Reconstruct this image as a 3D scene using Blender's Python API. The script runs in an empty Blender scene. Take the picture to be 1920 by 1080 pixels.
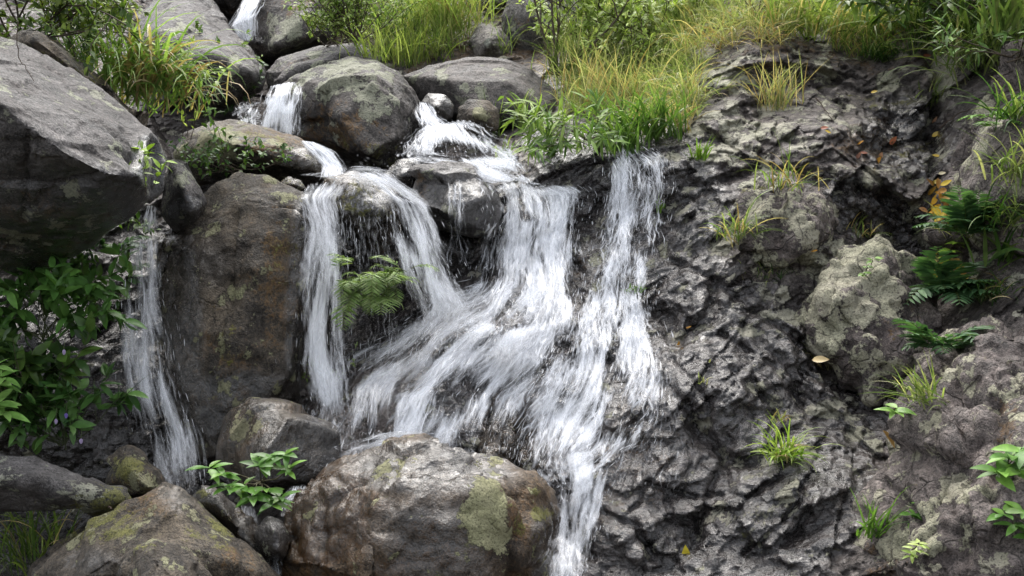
import bpy, bmesh, math, random
import numpy as np

R = math.radians
rng = np.random.default_rng(11)
scene = bpy.context.scene
COL = scene.collection

# ------------------------------------------------------------------ camera, sky, sun, exposure
CZ = 1.6                       # eye height
K = 0.72 / 1920.0              # metres per photo pixel at one metre (50 mm lens)
cd = bpy.data.cameras.new("camera"); cam = bpy.data.objects.new("camera", cd); COL.objects.link(cam)
cam.location = (0, 0, CZ); cam.rotation_euler = (R(90), 0, 0)
cd.lens = 50; cd.sensor_width = 36; cd.clip_end = 500; cd.clip_start = 0.05
scene.camera = cam

SUN_EL, SUN_AZ = R(66), R(-12)   # azimuth measured from +Y (behind the falls) towards +X
w = bpy.data.worlds.new("World"); scene.world = w; w.use_nodes = True
nt = w.node_tree; bg = nt.nodes['Background']
sky = nt.nodes.new('ShaderNodeTexSky'); sky.sky_type = 'NISHITA'; sky.sun_disc = False
sky.sun_elevation = SUN_EL; sky.sun_rotation = SUN_AZ; sky.dust_density = 3.0; sky.air_density = 1.0
hs = nt.nodes.new('ShaderNodeHueSaturation'); hs.inputs['Saturation'].default_value = 0.28
nt.links.new(sky.outputs[0], hs.inputs['Color']); nt.links.new(hs.outputs[0], bg.inputs[0])
bg.inputs[1].default_value = 0.14
sl = bpy.data.lights.new("sun", 'SUN'); sun = bpy.data.objects.new("sun", sl); COL.objects.link(sun)
sl.energy = 1.3; sl.angle = R(55); sl.color = (1.0, 0.955, 0.88)
from mathutils import Vector
sd = Vector((math.cos(SUN_EL) * math.sin(SUN_AZ), math.cos(SUN_EL) * math.cos(SUN_AZ), math.sin(SUN_EL)))
sun.rotation_euler = sd.to_track_quat('Z', 'Y').to_euler(); sun.location = sd * 20
scene.view_settings.view_transform = 'Standard'; scene.view_settings.look = 'None'
scene.view_settings.exposure = 1.9; scene.view_settings.gamma = 1
scene.cycles.max_bounces = 6; scene.cycles.diffuse_bounces = 3; scene.cycles.glossy_bounces = 2
scene.cycles.transmission_bounces = 4; scene.cycles.transparent_max_bounces = 24
scene.cycles.caustics_reflective = False; scene.cycles.caustics_refractive = False

# ------------------------------------------------------------------ helpers
def P(px, py, D):
    px, py, D = np.broadcast_arrays(np.asarray(px, float), np.asarray(py, float), np.asarray(D, float))
    return np.stack([(px - 960) * K * D, D, CZ - (py - 540) * K * D], -1)
def proj(v):
    y = np.maximum(v[..., 1], .3)
    return 960 + v[..., 0] / (K * y), 540 - (v[..., 2] - CZ) / (K * y)

_G = rng.normal(size=(256, 3)); _G /= np.linalg.norm(_G, axis=1)[:, None]
_PM = np.concatenate([rng.permutation(256)] * 3)
def perlin(p):
    i = np.floor(p).astype(int); f = p - i; i &= 255
    u = f * f * f * (f * (f * 6 - 15) + 10)
    out = 0
    for dx in (0, 1):
        for dy in (0, 1):
            for dz in (0, 1):
                h = _PM[_PM[_PM[i[:, 0] + dx] + i[:, 1] + dy] + i[:, 2] + dz] & 255
                g = _G[h]
                d = g[:, 0] * (f[:, 0] - dx) + g[:, 1] * (f[:, 1] - dy) + g[:, 2] * (f[:, 2] - dz)
                wt = (u[:, 0] if dx else 1 - u[:, 0]) * (u[:, 1] if dy else 1 - u[:, 1]) * (u[:, 2] if dz else 1 - u[:, 2])
                out = out + d * wt
    return out
def fbm(p, freq, oct=4, gain=.5, ridge=False):
    a, s, o = 1., 0., 0.
    for k in range(oct):
        n = perlin(p * freq + 17.3 * k)
        if ridge: n = .35 - np.abs(n) * 1.6
        o = o + a * n; s += a; a *= gain; freq *= 2.03
    return o / s
def _hash(ix, iy, iz, s):
    return _PM[(_PM[(_PM[(ix + s) & 255] + iy) & 255] + iz) & 255]
_RT = rng.uniform(-1, 1, size=(256, 4))
def facets(p, cell, seed=0, tilt=.55, k=.9):
    """broken-rock relief: the highest of many tilted bulging facets around each point"""
    q = p / cell; b = np.floor(q).astype(int)
    best = np.full(len(p), -9.)
    for dx in (-1, 0, 1):
        for dy in (-1, 0, 1):
            for dz in (-1, 0, 1):
                c = b + np.array((dx, dy, dz))
                h = _hash(c[:, 0], c[:, 1], c[:, 2], seed * 37 + 5)
                ctr = c + .5 + .45 * _RT[h, :3]
                d = q - ctr
                t = _RT[(h + 101) & 255]
                v = t[:, 0] * tilt * d[:, 0] + t[:, 1] * tilt * d[:, 1] + t[:, 2] * tilt * d[:, 2] - k * (d * d).sum(1) + .25 * t[:, 3]
                best = np.maximum(best, v)
    return best * cell

def blocks(p, cell, seed=0, tilt=.5, step=.35):
    """split rock: every cell a tilted plane of its own, with a notch along the joints"""
    q = p / cell; b = np.floor(q).astype(int); n = len(p)
    d1 = np.full(n, 9.); d2 = np.full(n, 9.); val = np.zeros(n)
    for dx in (-1, 0, 1):
        for dy in (-1, 0, 1):
            for dz in (-1, 0, 1):
                c = b + np.array((dx, dy, dz)); h = _hash(c[:, 0], c[:, 1], c[:, 2], seed * 41 + 9)
                d = q - (c + .5 + .42 * _RT[h, :3]); r = np.abs(d).max(1) * .5 + np.sqrt((d * d).sum(1)) * .5; t = _RT[(h + 77) & 255]
                v = (d * t[:, :3]).sum(1) * tilt + step * t[:, 3]
                nw = r < d1; d2 = np.where(nw, d1, np.minimum(d2, r)); d1 = np.where(nw, r, d1); val = np.where(nw, v, val)
    return (val - .16 * np.exp(-((d2 - d1) / .07) ** 2)) * cell

def tag(o, label=None, cat=None, group=None, kind=None):
    if label: o['label'] = label
    if cat: o['category'] = cat
    if group: o['group'] = group
    if kind: o['kind'] = kind
    return o
def empty(name, loc):
    o = bpy.data.objects.new(name, None); COL.objects.link(o); o.location = tuple(map(float, loc)); o.empty_display_size = .05
    return o
def link_mesh(name, v, faces, mat, parent=None, origin=None, smooth=True, attrs=None, cols=None, uv=None):
    """v (n,3) world coordinates; faces (m,4) or (m,3) int array"""
    v = np.asarray(v, float); org = np.zeros(3) if origin is None else np.asarray(origin, float)
    if parent is not None: org = np.array(parent_world(parent))
    me = bpy.data.meshes.new(name)
    f = np.asarray(faces, np.int32); n = f.shape[1]
    me.vertices.add(len(v)); me.vertices.foreach_set('co', (v - org).astype(np.float32).ravel())
    me.loops.add(f.size); me.loops.foreach_set('vertex_index', f.ravel())
    me.polygons.add(len(f)); me.polygons.foreach_set('loop_start', np.arange(0, f.size, n, dtype=np.int32))
    me.update(calc_edges=True)
    me.polygons.foreach_set('use_smooth', np.full(len(f), smooth))
    for k_, a in (attrs or {}).items():
        at = me.attributes.new(k_, 'FLOAT', 'POINT'); at.data.foreach_set('value', np.asarray(a, np.float32))
    if cols is not None:
        at = me.attributes.new('tint', 'FLOAT_COLOR', 'POINT')
        at.data.foreach_set('color', np.concatenate([cols, np.ones((len(cols), 1))], 1).astype(np.float32).ravel())
    if uv is not None:
        ul = me.uv_layers.new(name='flow'); ul.data.foreach_set('uv', np.asarray(uv, np.float32)[f.ravel()].ravel())
    me.materials.append(mat)
    o = bpy.data.objects.new(name, me); COL.objects.link(o)
    if parent is not None: o.parent = parent
    else: o.location = tuple(org)
    return o
def parent_world(o):
    l = np.array(o.location)
    while o.parent is not None: o = o.parent; l = l + np.array(o.location)
    return l

# ------------------------------------------------------------------ materials
class NT:
    def __init__(s, name):
        s.m = bpy.data.materials.new(name); s.m.use_nodes = True; s.t = s.m.node_tree
        s.t.nodes.clear(); s.out = s.t.nodes.new('ShaderNodeOutputMaterial')
    def n(s, typ, **kw):
        nd = s.t.nodes.new(typ)
        for k_, v in kw.items():
            if k_ in nd.inputs:
                s.set(nd.inputs[k_], v)
            else: setattr(nd, k_, v)
        return nd
    def set(s, inp, v):
        if isinstance(v, bpy.types.NodeSocket): s.t.links.new(v, inp)
        elif isinstance(v, (tuple, list)) and len(v) == 3 and inp.type == 'RGBA': inp.default_value = (*v, 1)
        else: inp.default_value = v
    def math(s, op, a, b=0., c=None, clamp=False):
        nd = s.t.nodes.new('ShaderNodeMath'); nd.operation = op; nd.use_clamp = clamp
        s.set(nd.inputs[0], a); s.set(nd.inputs[1], b)
        if c is not None: s.set(nd.inputs[2], c)
        return nd.outputs[0]
    def noise(s, vec, scale, detail=4, rough=.55, dist=0.):
        nd = s.n('ShaderNodeTexNoise', Scale=scale, Detail=detail, Roughness=rough, Distortion=dist)
        s.set(nd.inputs['Vector'], vec); return nd.outputs['Fac']
    def step(s, v, lo, hi, a=0., b=1.):
        nd = s.t.nodes.new('ShaderNodeMapRange'); nd.interpolation_type = 'SMOOTHSTEP'
        s.set(nd.inputs[0], v)
        for i, x in zip((1, 2, 3, 4), (lo, hi, a, b)): s.set(nd.inputs[i], x)
        return nd.outputs[0]
    def mix(s, f, a, b, mode='MIX'):
        nd = s.t.nodes.new('ShaderNodeMix'); nd.data_type = 'RGBA'; nd.blend_type = mode
        s.set(nd.inputs[0], f); s.set(nd.inputs[6], a); s.set(nd.inputs[7], b)
        return nd.outputs[2]
    def attr(s, name, out='Fac'):
        nd = s.t.nodes.new('ShaderNodeAttribute'); nd.attribute_name = name; return nd.outputs[out]
    def vmul(s, v, xyz):
        nd = s.t.nodes.new('ShaderNodeVectorMath'); nd.operation = 'MULTIPLY'; s.set(nd.inputs[0], v); nd.inputs[1].default_value = xyz
        return nd.outputs[0]

def rock_mat(name, c_light, c_dark, brown=(.125, .072, .028), lichen=(.27, .28, .2), moss=(.17, .17, .04),
             rough=(.5, .75), spots=.0, grain=1.0, streak=(1, 1, 1), chip=16., chipw=.35):
    s = NT(name)
    tc = s.n('ShaderNodeTexCoord').outputs['Object']
    rnd = s.n('ShaderNodeObjectInfo').outputs['Random']
    add = s.t.nodes.new('ShaderNodeVectorMath'); add.operation = 'ADD'; s.set(add.inputs[0], tc)
    cx = s.n('ShaderNodeCombineXYZ'); r100 = s.math('MULTIPLY', rnd, 60.)
    for i in range(3): s.set(cx.inputs[i], r100)
    s.set(add.inputs[1], cx.outputs[0]); v = add.outputs[0]
    vs = s.vmul(v, streak)
    big = s.noise(vs, 3.2, 8, .62, .4); mid = s.noise(vs, 13, 7, .65, .3); fine = s.noise(v, 70, 6, .7); grainy = s.noise(v, 170, 3, .6)
    base = s.mix(s.step(big, .36, .66), c_dark, c_light)
    g = s.math('ADD', s.step(mid, .36, .64, .55, 1.4), s.step(fine, .36, .64, -.32, .34))
    g = s.math('ADD', g, s.step(grainy, .40, .60, -.26, .3))
    gray = s.n('ShaderNodeCombineColor'); [s.set(gray.inputs[i], g) for i in range(3)]
    base = s.mix(1., base, gray.outputs[0], 'MULTIPLY')
    # rust, ochre
    warp = s.math('ADD', s.math('MULTIPLY', s.math('SUBTRACT', mid, .5), 1.9), s.math('MULTIPLY', s.math('SUBTRACT', fine, .5), 1.2))
    bm = s.step(s.math('ADD', s.attr('brown'), warp), .36, .62)
    base = s.mix(s.math('MULTIPLY', bm, .85), base, s.mix(s.step(fine, .3, .7), tuple(.55 * x for x in brown), tuple(1.3 * x for x in brown)))
    # moss and algae
    mm = s.step(s.math('ADD', s.attr('moss'), warp), .40, .60)
    base = s.mix(s.math('MULTIPLY', mm, .85), base, s.mix(s.step(grainy, .3, .7), tuple(.5 * x for x in moss), tuple(1.25 * x for x in moss)))
    # lichen crusts with crisp lobed rims
    vo = s.n('ShaderNodeTexVoronoi', Scale=11., feature='F1'); s.set(vo.inputs['Vector'], s.mix(.12, v, s.n('ShaderNodeTexNoise', Scale=18., Detail=4.).outputs['Color']))
    vw = s.math('MULTIPLY', s.math('SUBTRACT', .42, vo.outputs['Distance']), .9)
    lw = s.math('ADD', s.math('MULTIPLY', s.math('SUBTRACT', s.noise(v, 7, 6, .65), .5), 2.4), vw)
    lw = s.math('ADD', lw, s.math('MULTIPLY', s.math('SUBTRACT', fine, .5), 1.0))
    lm = s.step(s.math('ADD', s.math('ADD', s.attr('lichen'), spots), lw), .26, .36)
    lcol = s.mix(s.step(s.noise(v, 120, 4, .7), .3, .7), tuple(.62 * x for x in lichen), tuple(1.28 * x for x in lichen))
    lcol = s.mix(s.step(s.noise(v, 5, 3), .35, .7), lcol, tuple(x * y for x, y in zip(lichen, (1.15, 1.1, 1.2))))
    base = s.mix(s.math('MULTIPLY', lm, .88), base, lcol)
    # joints and chipped faces
    vj = s.mix(.06, vs, s.n('ShaderNodeTexNoise', Scale=9., Detail=5.).outputs['Color'])
    vc = s.n('ShaderNodeTexVoronoi', Scale=chip, feature='F1'); s.set(vc.inputs['Vector'], vj)
    ve = s.n('ShaderNodeTexVoronoi', Scale=chip * .33, feature='DISTANCE_TO_EDGE'); s.set(ve.inputs['Vector'], vj)
    crack = s.math('MULTIPLY', s.step(ve.outputs['Distance'], .0, .035, 1., 0.), s.step(mid, .45, .6))
    base = s.mix(s.math('MULTIPLY', crack, .75 * chipw, clamp=True), base, tuple(.25 * x for x in c_dark))
    pit = s.step(s.noise(v, 130, 3, .6), .36, .44, 1., 0.)
    base = s.mix(s.math('MULTIPLY', pit, .55), base, tuple(.4 * x for x in c_dark))
    # wetness: darker and shiny
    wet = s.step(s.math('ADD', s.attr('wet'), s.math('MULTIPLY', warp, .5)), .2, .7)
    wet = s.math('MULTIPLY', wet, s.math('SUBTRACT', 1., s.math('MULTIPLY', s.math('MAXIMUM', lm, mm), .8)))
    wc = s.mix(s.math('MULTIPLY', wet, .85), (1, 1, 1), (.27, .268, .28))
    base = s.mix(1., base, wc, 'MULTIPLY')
    ro = s.math('ADD', s.step(mid, .3, .7, rough[0], rough[1]), s.math('MULTIPLY', lm, .15), clamp=True)
    wr = s.step(fine, .35, .65, .12, .28)
    rmix = s.n('ShaderNodeMix'); s.set(rmix.inputs[0], wet); s.set(rmix.inputs[2], ro); s.set(rmix.inputs[3], wr)
    fw = s.math('SUBTRACT', 1., s.math('MULTIPLY', wet, .55))
    hgt = s.math('ADD', s.math('MULTIPLY', mid, .8), s.math('MULTIPLY', s.math('ADD', s.math('MULTIPLY', fine, .55), s.math('MULTIPLY', grainy, .18)), fw))
    hgt = s.math('ADD', hgt, s.math('ADD', s.math('MULTIPLY', lm, .12), s.math('MULTIPLY', pit, -.08)))
    hgt = s.math('ADD', hgt, s.math('MULTIPLY', s.math('ADD', s.math('MULTIPLY', vc.outputs['Distance'], .8), s.math('MULTIPLY', crack, -.5)), chipw))
    bp = s.n('ShaderNodeBump', Strength=.9 * grain, Distance=.045, Height=hgt)
    pb = s.n('ShaderNodeBsdfPrincipled', Roughness=rmix.outputs[0], Normal=bp.outputs[0])
    s.set(pb.inputs['Base Color'], base); s.set(pb.inputs['Specular IOR Level'], s.step(wet, 0., 1., .35, .22))
    b2 = s.n('ShaderNodeBump', Strength=.75, Distance=.03, Height=s.math('ADD', s.math('ADD', mid, s.math('MULTIPLY', fine, .12)), s.math('MULTIPLY', vc.outputs['Distance'], .7 * chipw)))
    s.set(pb.inputs['Coat Weight'], s.step(wet, .2, .95, 0., .85)); s.set(pb.inputs['Coat Roughness'], s.step(mid, .35, .65, .04, .16)); pb.inputs['Coat IOR'].default_value = 1.55; s.set(pb.inputs['Coat Normal'], b2.outputs[0])
    s.t.links.new(pb.outputs[0], s.out.inputs[0])
    return s.m

M = {}
M['granite'] = rock_mat('weathered_granite', (.135, .125, .12), (.06, .053, .05))
M['granite_dark'] = rock_mat('dark_granite', (.11, .098, .09), (.045, .038, .034), lichen=(.26, .27, .19))
M['granite_brown'] = rock_mat('brown_granite', (.115, .092, .066), (.042, .034, .026), lichen=(.25, .25, .14))
M['granite_rust'] = rock_mat('rust_brown_granite', (.125, .083, .046), (.048, .034, .023), lichen=(.3, .3, .16), brown=(.12, .062, .022))
M['granite_pale'] = rock_mat('pale_granite', (.24, .22, .195), (.13, .115, .105), lichen=(.3, .32, .25))
M['bedrock'] = rock_mat('fractured_bedrock', (.175, .153, .14), (.07, .058, .054), lichen=(.36, .355, .26), grain=1.1, rough=(.38, .62), chip=22., chipw=1., streak=(.8, .8, 1.25))
M['outcrop'] = rock_mat('lichen_outcrop', (.19, .16, .145), (.075, .06, .055), lichen=(.37, .36, .25), grain=1.1, rough=(.5, .75), chip=20., chipw=.9)

def leaf_mat(name, rough=.35, trans=.3, spec=.5, vein=0.):
    s = NT(name); t = s.attr('tint', 'Color')
    tc = s.n('ShaderNodeTexCoord').outputs['Object']
    nz = s.noise(tc, 35, 3)
    g = s.step(nz, .25, .75, .75, 1.25); gc = s.n('ShaderNodeCombineColor'); [s.set(gc.inputs[i], g) for i in range(3)]
    c = s.mix(1., t, gc.outputs[0], 'MULTIPLY')
    pb = s.n('ShaderNodeBsdfPrincipled', Roughness=rough); s.set(pb.inputs['Base Color'], c); pb.inputs['Specular IOR Level'].default_value = spec
    tr = s.n('ShaderNodeBsdfTranslucent'); s.set(tr.inputs['Color'], s.mix(1., c, (1.25, 1.35, .7), 'MULTIPLY'))
    mx = s.n('ShaderNodeMixShader'); mx.inputs[0].default_value = trans
    s.t.links.new(pb.outputs[0], mx.inputs[1]); s.t.links.new(tr.outputs[0], mx.inputs[2]); s.t.links.new(mx.outputs[0], s.out.inputs[0])
    return s.m
M['grass'] = leaf_mat('grass_blade', .5, .4, .3)
M['leaf'] = leaf_mat('leaf', .5, .35, .3)
M['glossy'] = leaf_mat('glossy_leaf', .36, .25, .2)
M['twig'] = leaf_mat('twig_bark', .8, .0, .2)
M['dead'] = leaf_mat('fallen_leaf', .35, .15, .5)

def water_mats():
    s = NT('falling_water')
    fade = s.attr('fade')
    di = s.n('ShaderNodeBsdfDiffuse'); s.set(di.inputs['Color'], (.86, .875, .91))
    tr = s.n('ShaderNodeBsdfTranslucent'); s.set(tr.inputs['Color'], (.86, .875, .91))
    m1 = s.n('ShaderNodeMixShader'); m1.inputs[0].default_value = .35
    s.t.links.new(di.outputs[0], m1.inputs[1]); s.t.links.new(tr.outputs[0], m1.inputs[2])
    gl = s.n('ShaderNodeBsdfGlossy', Roughness=.25); m2 = s.n('ShaderNodeMixShader'); m2.inputs[0].default_value = .06
    s.t.links.new(m1.outputs[0], m2.inputs[1]); s.t.links.new(gl.outputs[0], m2.inputs[2])
    tp = s.n('ShaderNodeBsdfTransparent'); m3 = s.n('ShaderNodeMixShader'); s.set(m3.inputs[0], fade)
    s.t.links.new(tp.outputs[0], m3.inputs[1]); s.t.links.new(m2.outputs[0], m3.inputs[2]); s.t.links.new(m3.outputs[0], s.out.inputs[0])
    M['streak'] = s.m
    s = NT('water_veil')
    fade = s.attr('fade'); uvn = s.n('ShaderNodeUVMap', uv_map='flow').outputs[0]
    a = s.noise(s.vmul(uvn, (26, 1.6, 1)), 1., 5, .62, .35); b = s.noise(s.vmul(uvn, (90, 5, 1)), 1., 4, .6, .2); c = s.noise(s.vmul(uvn, (7, 2.2, 1)), 1., 3, .5)
    val = s.math('ADD', s.math('MULTIPLY', a, .55), s.math('MULTIPLY', b, .45))
    al = s.math('ADD', val, s.math('MULTIPLY', s.math('SUBTRACT', c, .5), .5))
    al = s.math('ADD', al, s.math('SUBTRACT', s.math('MULTIPLY', fade, .5), .25))
    al = s.math('MULTIPLY', s.step(al, .44, .78), s.step(fade, 0., .3), clamp=True)
    di = s.n('ShaderNodeBsdfDiffuse'); s.set(di.inputs['Color'], (.84, .86, .9))
    tr = s.n('ShaderNodeBsdfTranslucent'); s.set(tr.inputs['Color'], (.84, .86, .9))
    m1 = s.n('ShaderNodeMixShader'); m1.inputs[0].default_value = .35
    s.t.links.new(di.outputs[0], m1.inputs[1]); s.t.links.new(tr.outputs[0], m1.inputs[2])
    tp = s.n('ShaderNodeBsdfTransparent'); m3 = s.n('ShaderNodeMixShader'); s.set(m3.inputs[0], al)
    s.t.links.new(tp.outputs[0], m3.inputs[1]); s.t.links.new(m1.outputs[0], m3.inputs[2]); s.t.links.new(m3.outputs[0], s.out.inputs[0])
    M['veil'] = s.m
water_mats()

# ------------------------------------------------------------------ rock attributes (lichen, rust, moss, wet blobs; wet also paints some shade)
def blobs(v, lst):
    px, py = proj(v)
    out = {k_: np.zeros(len(v)) for k_ in ('lichen', 'brown', 'moss', 'wet')}
    for b in lst:
        kind, x, y, rx, ry, s = b[:6]; ang = R(b[6]) if len(b) > 6 else 0.
        dx, dy = px - x, py - y
        u, t = dx * math.cos(ang) + dy * math.sin(ang), -dx * math.sin(ang) + dy * math.cos(ang)
        out[kind] = np.maximum(out[kind], s * np.exp(-((u / rx) ** 2 + (t / ry) ** 2) ** 1.5)) if s > 0 else out[kind] + s * np.exp(-((u / rx) ** 2 + (t / ry) ** 2))
    return out

# ------------------------------------------------------------------ the rock slope (one sheet, falls side to bank)
CTRL = []
def row(py, *pairs):
    for px, D in pairs: CTRL.append((px, py, D))
row(-200, (-100, 9.2), (300, 10), (700, 11), (1100, 11), (1500, 9.8), (2020, 8.6))
row(-60, (-100, 8.5), (300, 9.5), (600, 10), (900, 10.2), (1200, 9.6), (1500, 8.6), (1800, 7.8), (2020, 7.4))
row(30, (1000, 9.5), (1200, 9.0), (1400, 8.2), (1600, 7.9), (1800, 7.4))
row(100, (-100, 7.5), (250, 8.5), (560, 9.2), (850, 8.9), (1100, 8.4), (1220, 8.1), (1340, 7.5), (1450, 7.35), (1560, 7.4), (1700, 7.3), (1900, 6.9))
row(165, (1100, 7.9), (1220, 7.6), (1320, 7.15), (1450, 7.05), (1600, 7.1), (1740, 7.1), (1860, 6.8))
row(230, (-100, 7), (250, 7.6), (500, 7.9), (700, 7.9), (850, 7.9), (950, 7.7), (1100, 7.2), (1200, 7.0), (1300, 6.8), (1450, 6.75), (1600, 6.85), (1750, 6.9), (1850, 6.5), (1950, 6.3))
row(275, (1040, 6.75), (1120, 6.72), (1200, 6.68), (1300, 6.6), (1450, 6.58), (1600, 6.7), (1750, 6.8))
row(330, (-100, 6.9), (300, 7.0), (500, 7.1), (620, 7.0), (800, 6.9), (950, 6.72), (1060, 6.58), (1180, 6.5), (1300, 6.4), (1450, 6.4), (1600, 6.5), (1740, 6.65), (1850, 6.2), (1950, 6))
row(450, (-100, 6.7), (250, 6.75), (450, 6.8), (700, 6.8), (850, 6.65), (960, 6.42), (1060, 6.3), (1180, 6.25), (1300, 6.15), (1420, 6.12), (1600, 6.2), (1750, 6.4), (1850, 6.0), (1950, 5.8))
row(530, (700, 6.7), (850, 6.4), (950, 6.2), (1080, 6.12), (1200, 6.1), (1300, 6.05), (1420, 6.0))
row(600, (-100, 6.5), (270, 6.5), (450, 6.6), (640, 6.6), (760, 6.3), (850, 6.05), (960, 5.95), (1080, 5.95), (1200, 5.95), (1300, 5.9), (1450, 5.9), (1600, 6.0), (1750, 6.0), (1850, 5.7), (1950, 5.5))
row(720, (-100, 6.4), (270, 6.3), (450, 6.5), (640, 6.15), (760, 5.85), (900, 5.75), (1000, 5.7), (1120, 5.65), (1260, 5.65), (1400, 5.62), (1550, 5.75), (1700, 5.75), (1850, 5.3))
row(850, (0, 6.3), (270, 6.2), (450, 6.1), (640, 5.7), (800, 5.6), (930, 5.55), (1030, 5.5), (1130, 5.45), (1260, 5.45), (1400, 5.4), (1600, 5.35), (1720, 5.35), (1850, 5.0))
row(960, (0, 6.5), (150, 6.3), (270, 6.0), (450, 5.7), (600, 5.5), (900, 5.4), (1050, 5.3), (1130, 5.25), (1260, 5.25), (1400, 5.2), (1600, 5.1), (1850, 4.8))
row(1100, (0, 6.1), (150, 5.9), (300, 5.4), (600, 5.2), (1000, 5.0), (1100, 5.0), (1300, 4.95), (1600, 4.8), (1900, 4.5))
row(1300, (0, 5.4), (500, 4.6), (1000, 4.5), (1500, 4.4), (1900, 4.2))
CRACKS = [
    ([(1240, 480), (1330, 520), (1420, 590), (1500, 640)], 6, .04), ([(1280, 560), (1270, 680), (1330, 780), (1350, 900)], 5, .035), ([(1340, 620), (1440, 680), (1520, 780)], 5, .035), ([(1210, 900), (1300, 930), (1400, 920), (1480, 880)], 6, .04),
    ([(1380, 600), (1400, 700), (1480, 830), (1500, 940)], 5, .03), ([(1300, 120), (1380, 160), (1400, 230), (1520, 300)], 6, .04), ([(1330, 260), (1440, 300), (1560, 310)], 6, .035), ([(1180, 780), (1220, 860), (1180, 960)], 5, .03), ([(1560, 800), (1500, 900), (1400, 1040)], 7, .04), ([(1500, 120), (1580, 200), (1600, 310)], 7, .05),  # polyline in photo pixels, half width px, depth m
    ([(1245, 590), (1262, 640), (1330, 575), (1335, 545)], 16, .10),
    ([(1250, 725), (1300, 790), (1345, 850), (1420, 870), (1470, 820), (1540, 790)], 12, .06),
    ([(1350, 335), (1430, 322), (1520, 335), (1640, 375), (1760, 460)], 13, .09),
    ([(1260, 335), (1310, 350), (1325, 362)], 8, .05),
    ([(1425, 215), (1415, 270), (1418, 318)], 8, .06), ([(1450, 230), (1440, 290)], 7, .05),
    ([(1100, 445), (1085, 425), (1115, 395), (1125, 380)], 9, .06),
    ([(1070, 490), (1085, 520), (1080, 560)], 14, .05),
    ([(1745, 60), (1760, 200), (1740, 300), (1762, 380), (1750, 480), (1745, 560)], 20, .10),
    ([(1360, 820), (1330, 900), (1310, 1040)], 9, .04), ([(1420, 640), (1480, 700), (1500, 760)], 9, .05),
    ([(1130, 960), (1190, 980), (1215, 1040)], 9, .05), ([(1480, 1000), (1560, 930), (1640, 870), (1690, 840)], 18, .08),
    ([(1280, 160), (1340, 190), (1400, 170)], 8, .05), ([(1300, 640), (1380, 600), (1440, 560)], 8, .03),
    ([(1180, 830), (1240, 880), (1260, 960)], 8, .03), ([(1395, 720), (1450, 760), (1440, 820)], 8, .04),
    ([(1205, 330), (1235, 400), (1240, 470)], 10, .04),
]
LUMPS = [  # px, py, rx, ry, metres towards the camera, angle
    (1180, 320, 110, 55, .10), (1080, 320, 60, 50, .08), (1290, 300, 70, 60, .06), (950, 590, 60, 70, .12), (1050, 570, 40, 60, .06),
    (1090, 620, 60, 60, .06), (1000, 690, 60, 80, .08), (1070, 880, 70, 60, .10), (1180, 1000, 80, 60, .08), (1300, 690, 90, 90, .10),
    (1380, 760, 80, 70, .06), (1440, 620, 90, 60, .05), (1300, 560, 50, 60, .06), (1420, 950, 110, 90, .07), (1150, 760, 50, 100, .05),
    (1010, 400, 60, 40, .08), (990, 470, 40, 60, .04), (1250, 860, 80, 60, .06), (1640, 370, 100, 40, .12, 25), (1670, 230, 80, 45, .14), (1700, 300, 60, 40, .12),
    (1540, 260, 70, 60, .08), (1370, 230, 60, 70, .06), (1350, 130, 60, 50, .12), (1420, 105, 50, 45, .1), (1500, 900, 60, 60, .05), (1600, 820, 60, 60, -.06),
    (820, 720, 80, 60, .06), (750, 780, 70, 50, .06), (870, 660, 60, 60, .06), (1330, 1030, 70, 60, .05),
]
def polydist(px, py, line):
    d = np.full(px.shape, 1e9)
    for (x0, y0), (x1, y1) in zip(line[:-1], line[1:]):
        vx, vy = x1 - x0, y1 - y0; L = vx * vx + vy * vy
        t = np.clip(((px - x0) * vx + (py - y0) * vy) / L, 0, 1)
        d = np.minimum(d, np.hypot(px - x0 - t * vx, py - y0 - t * vy))
    return d
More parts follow.
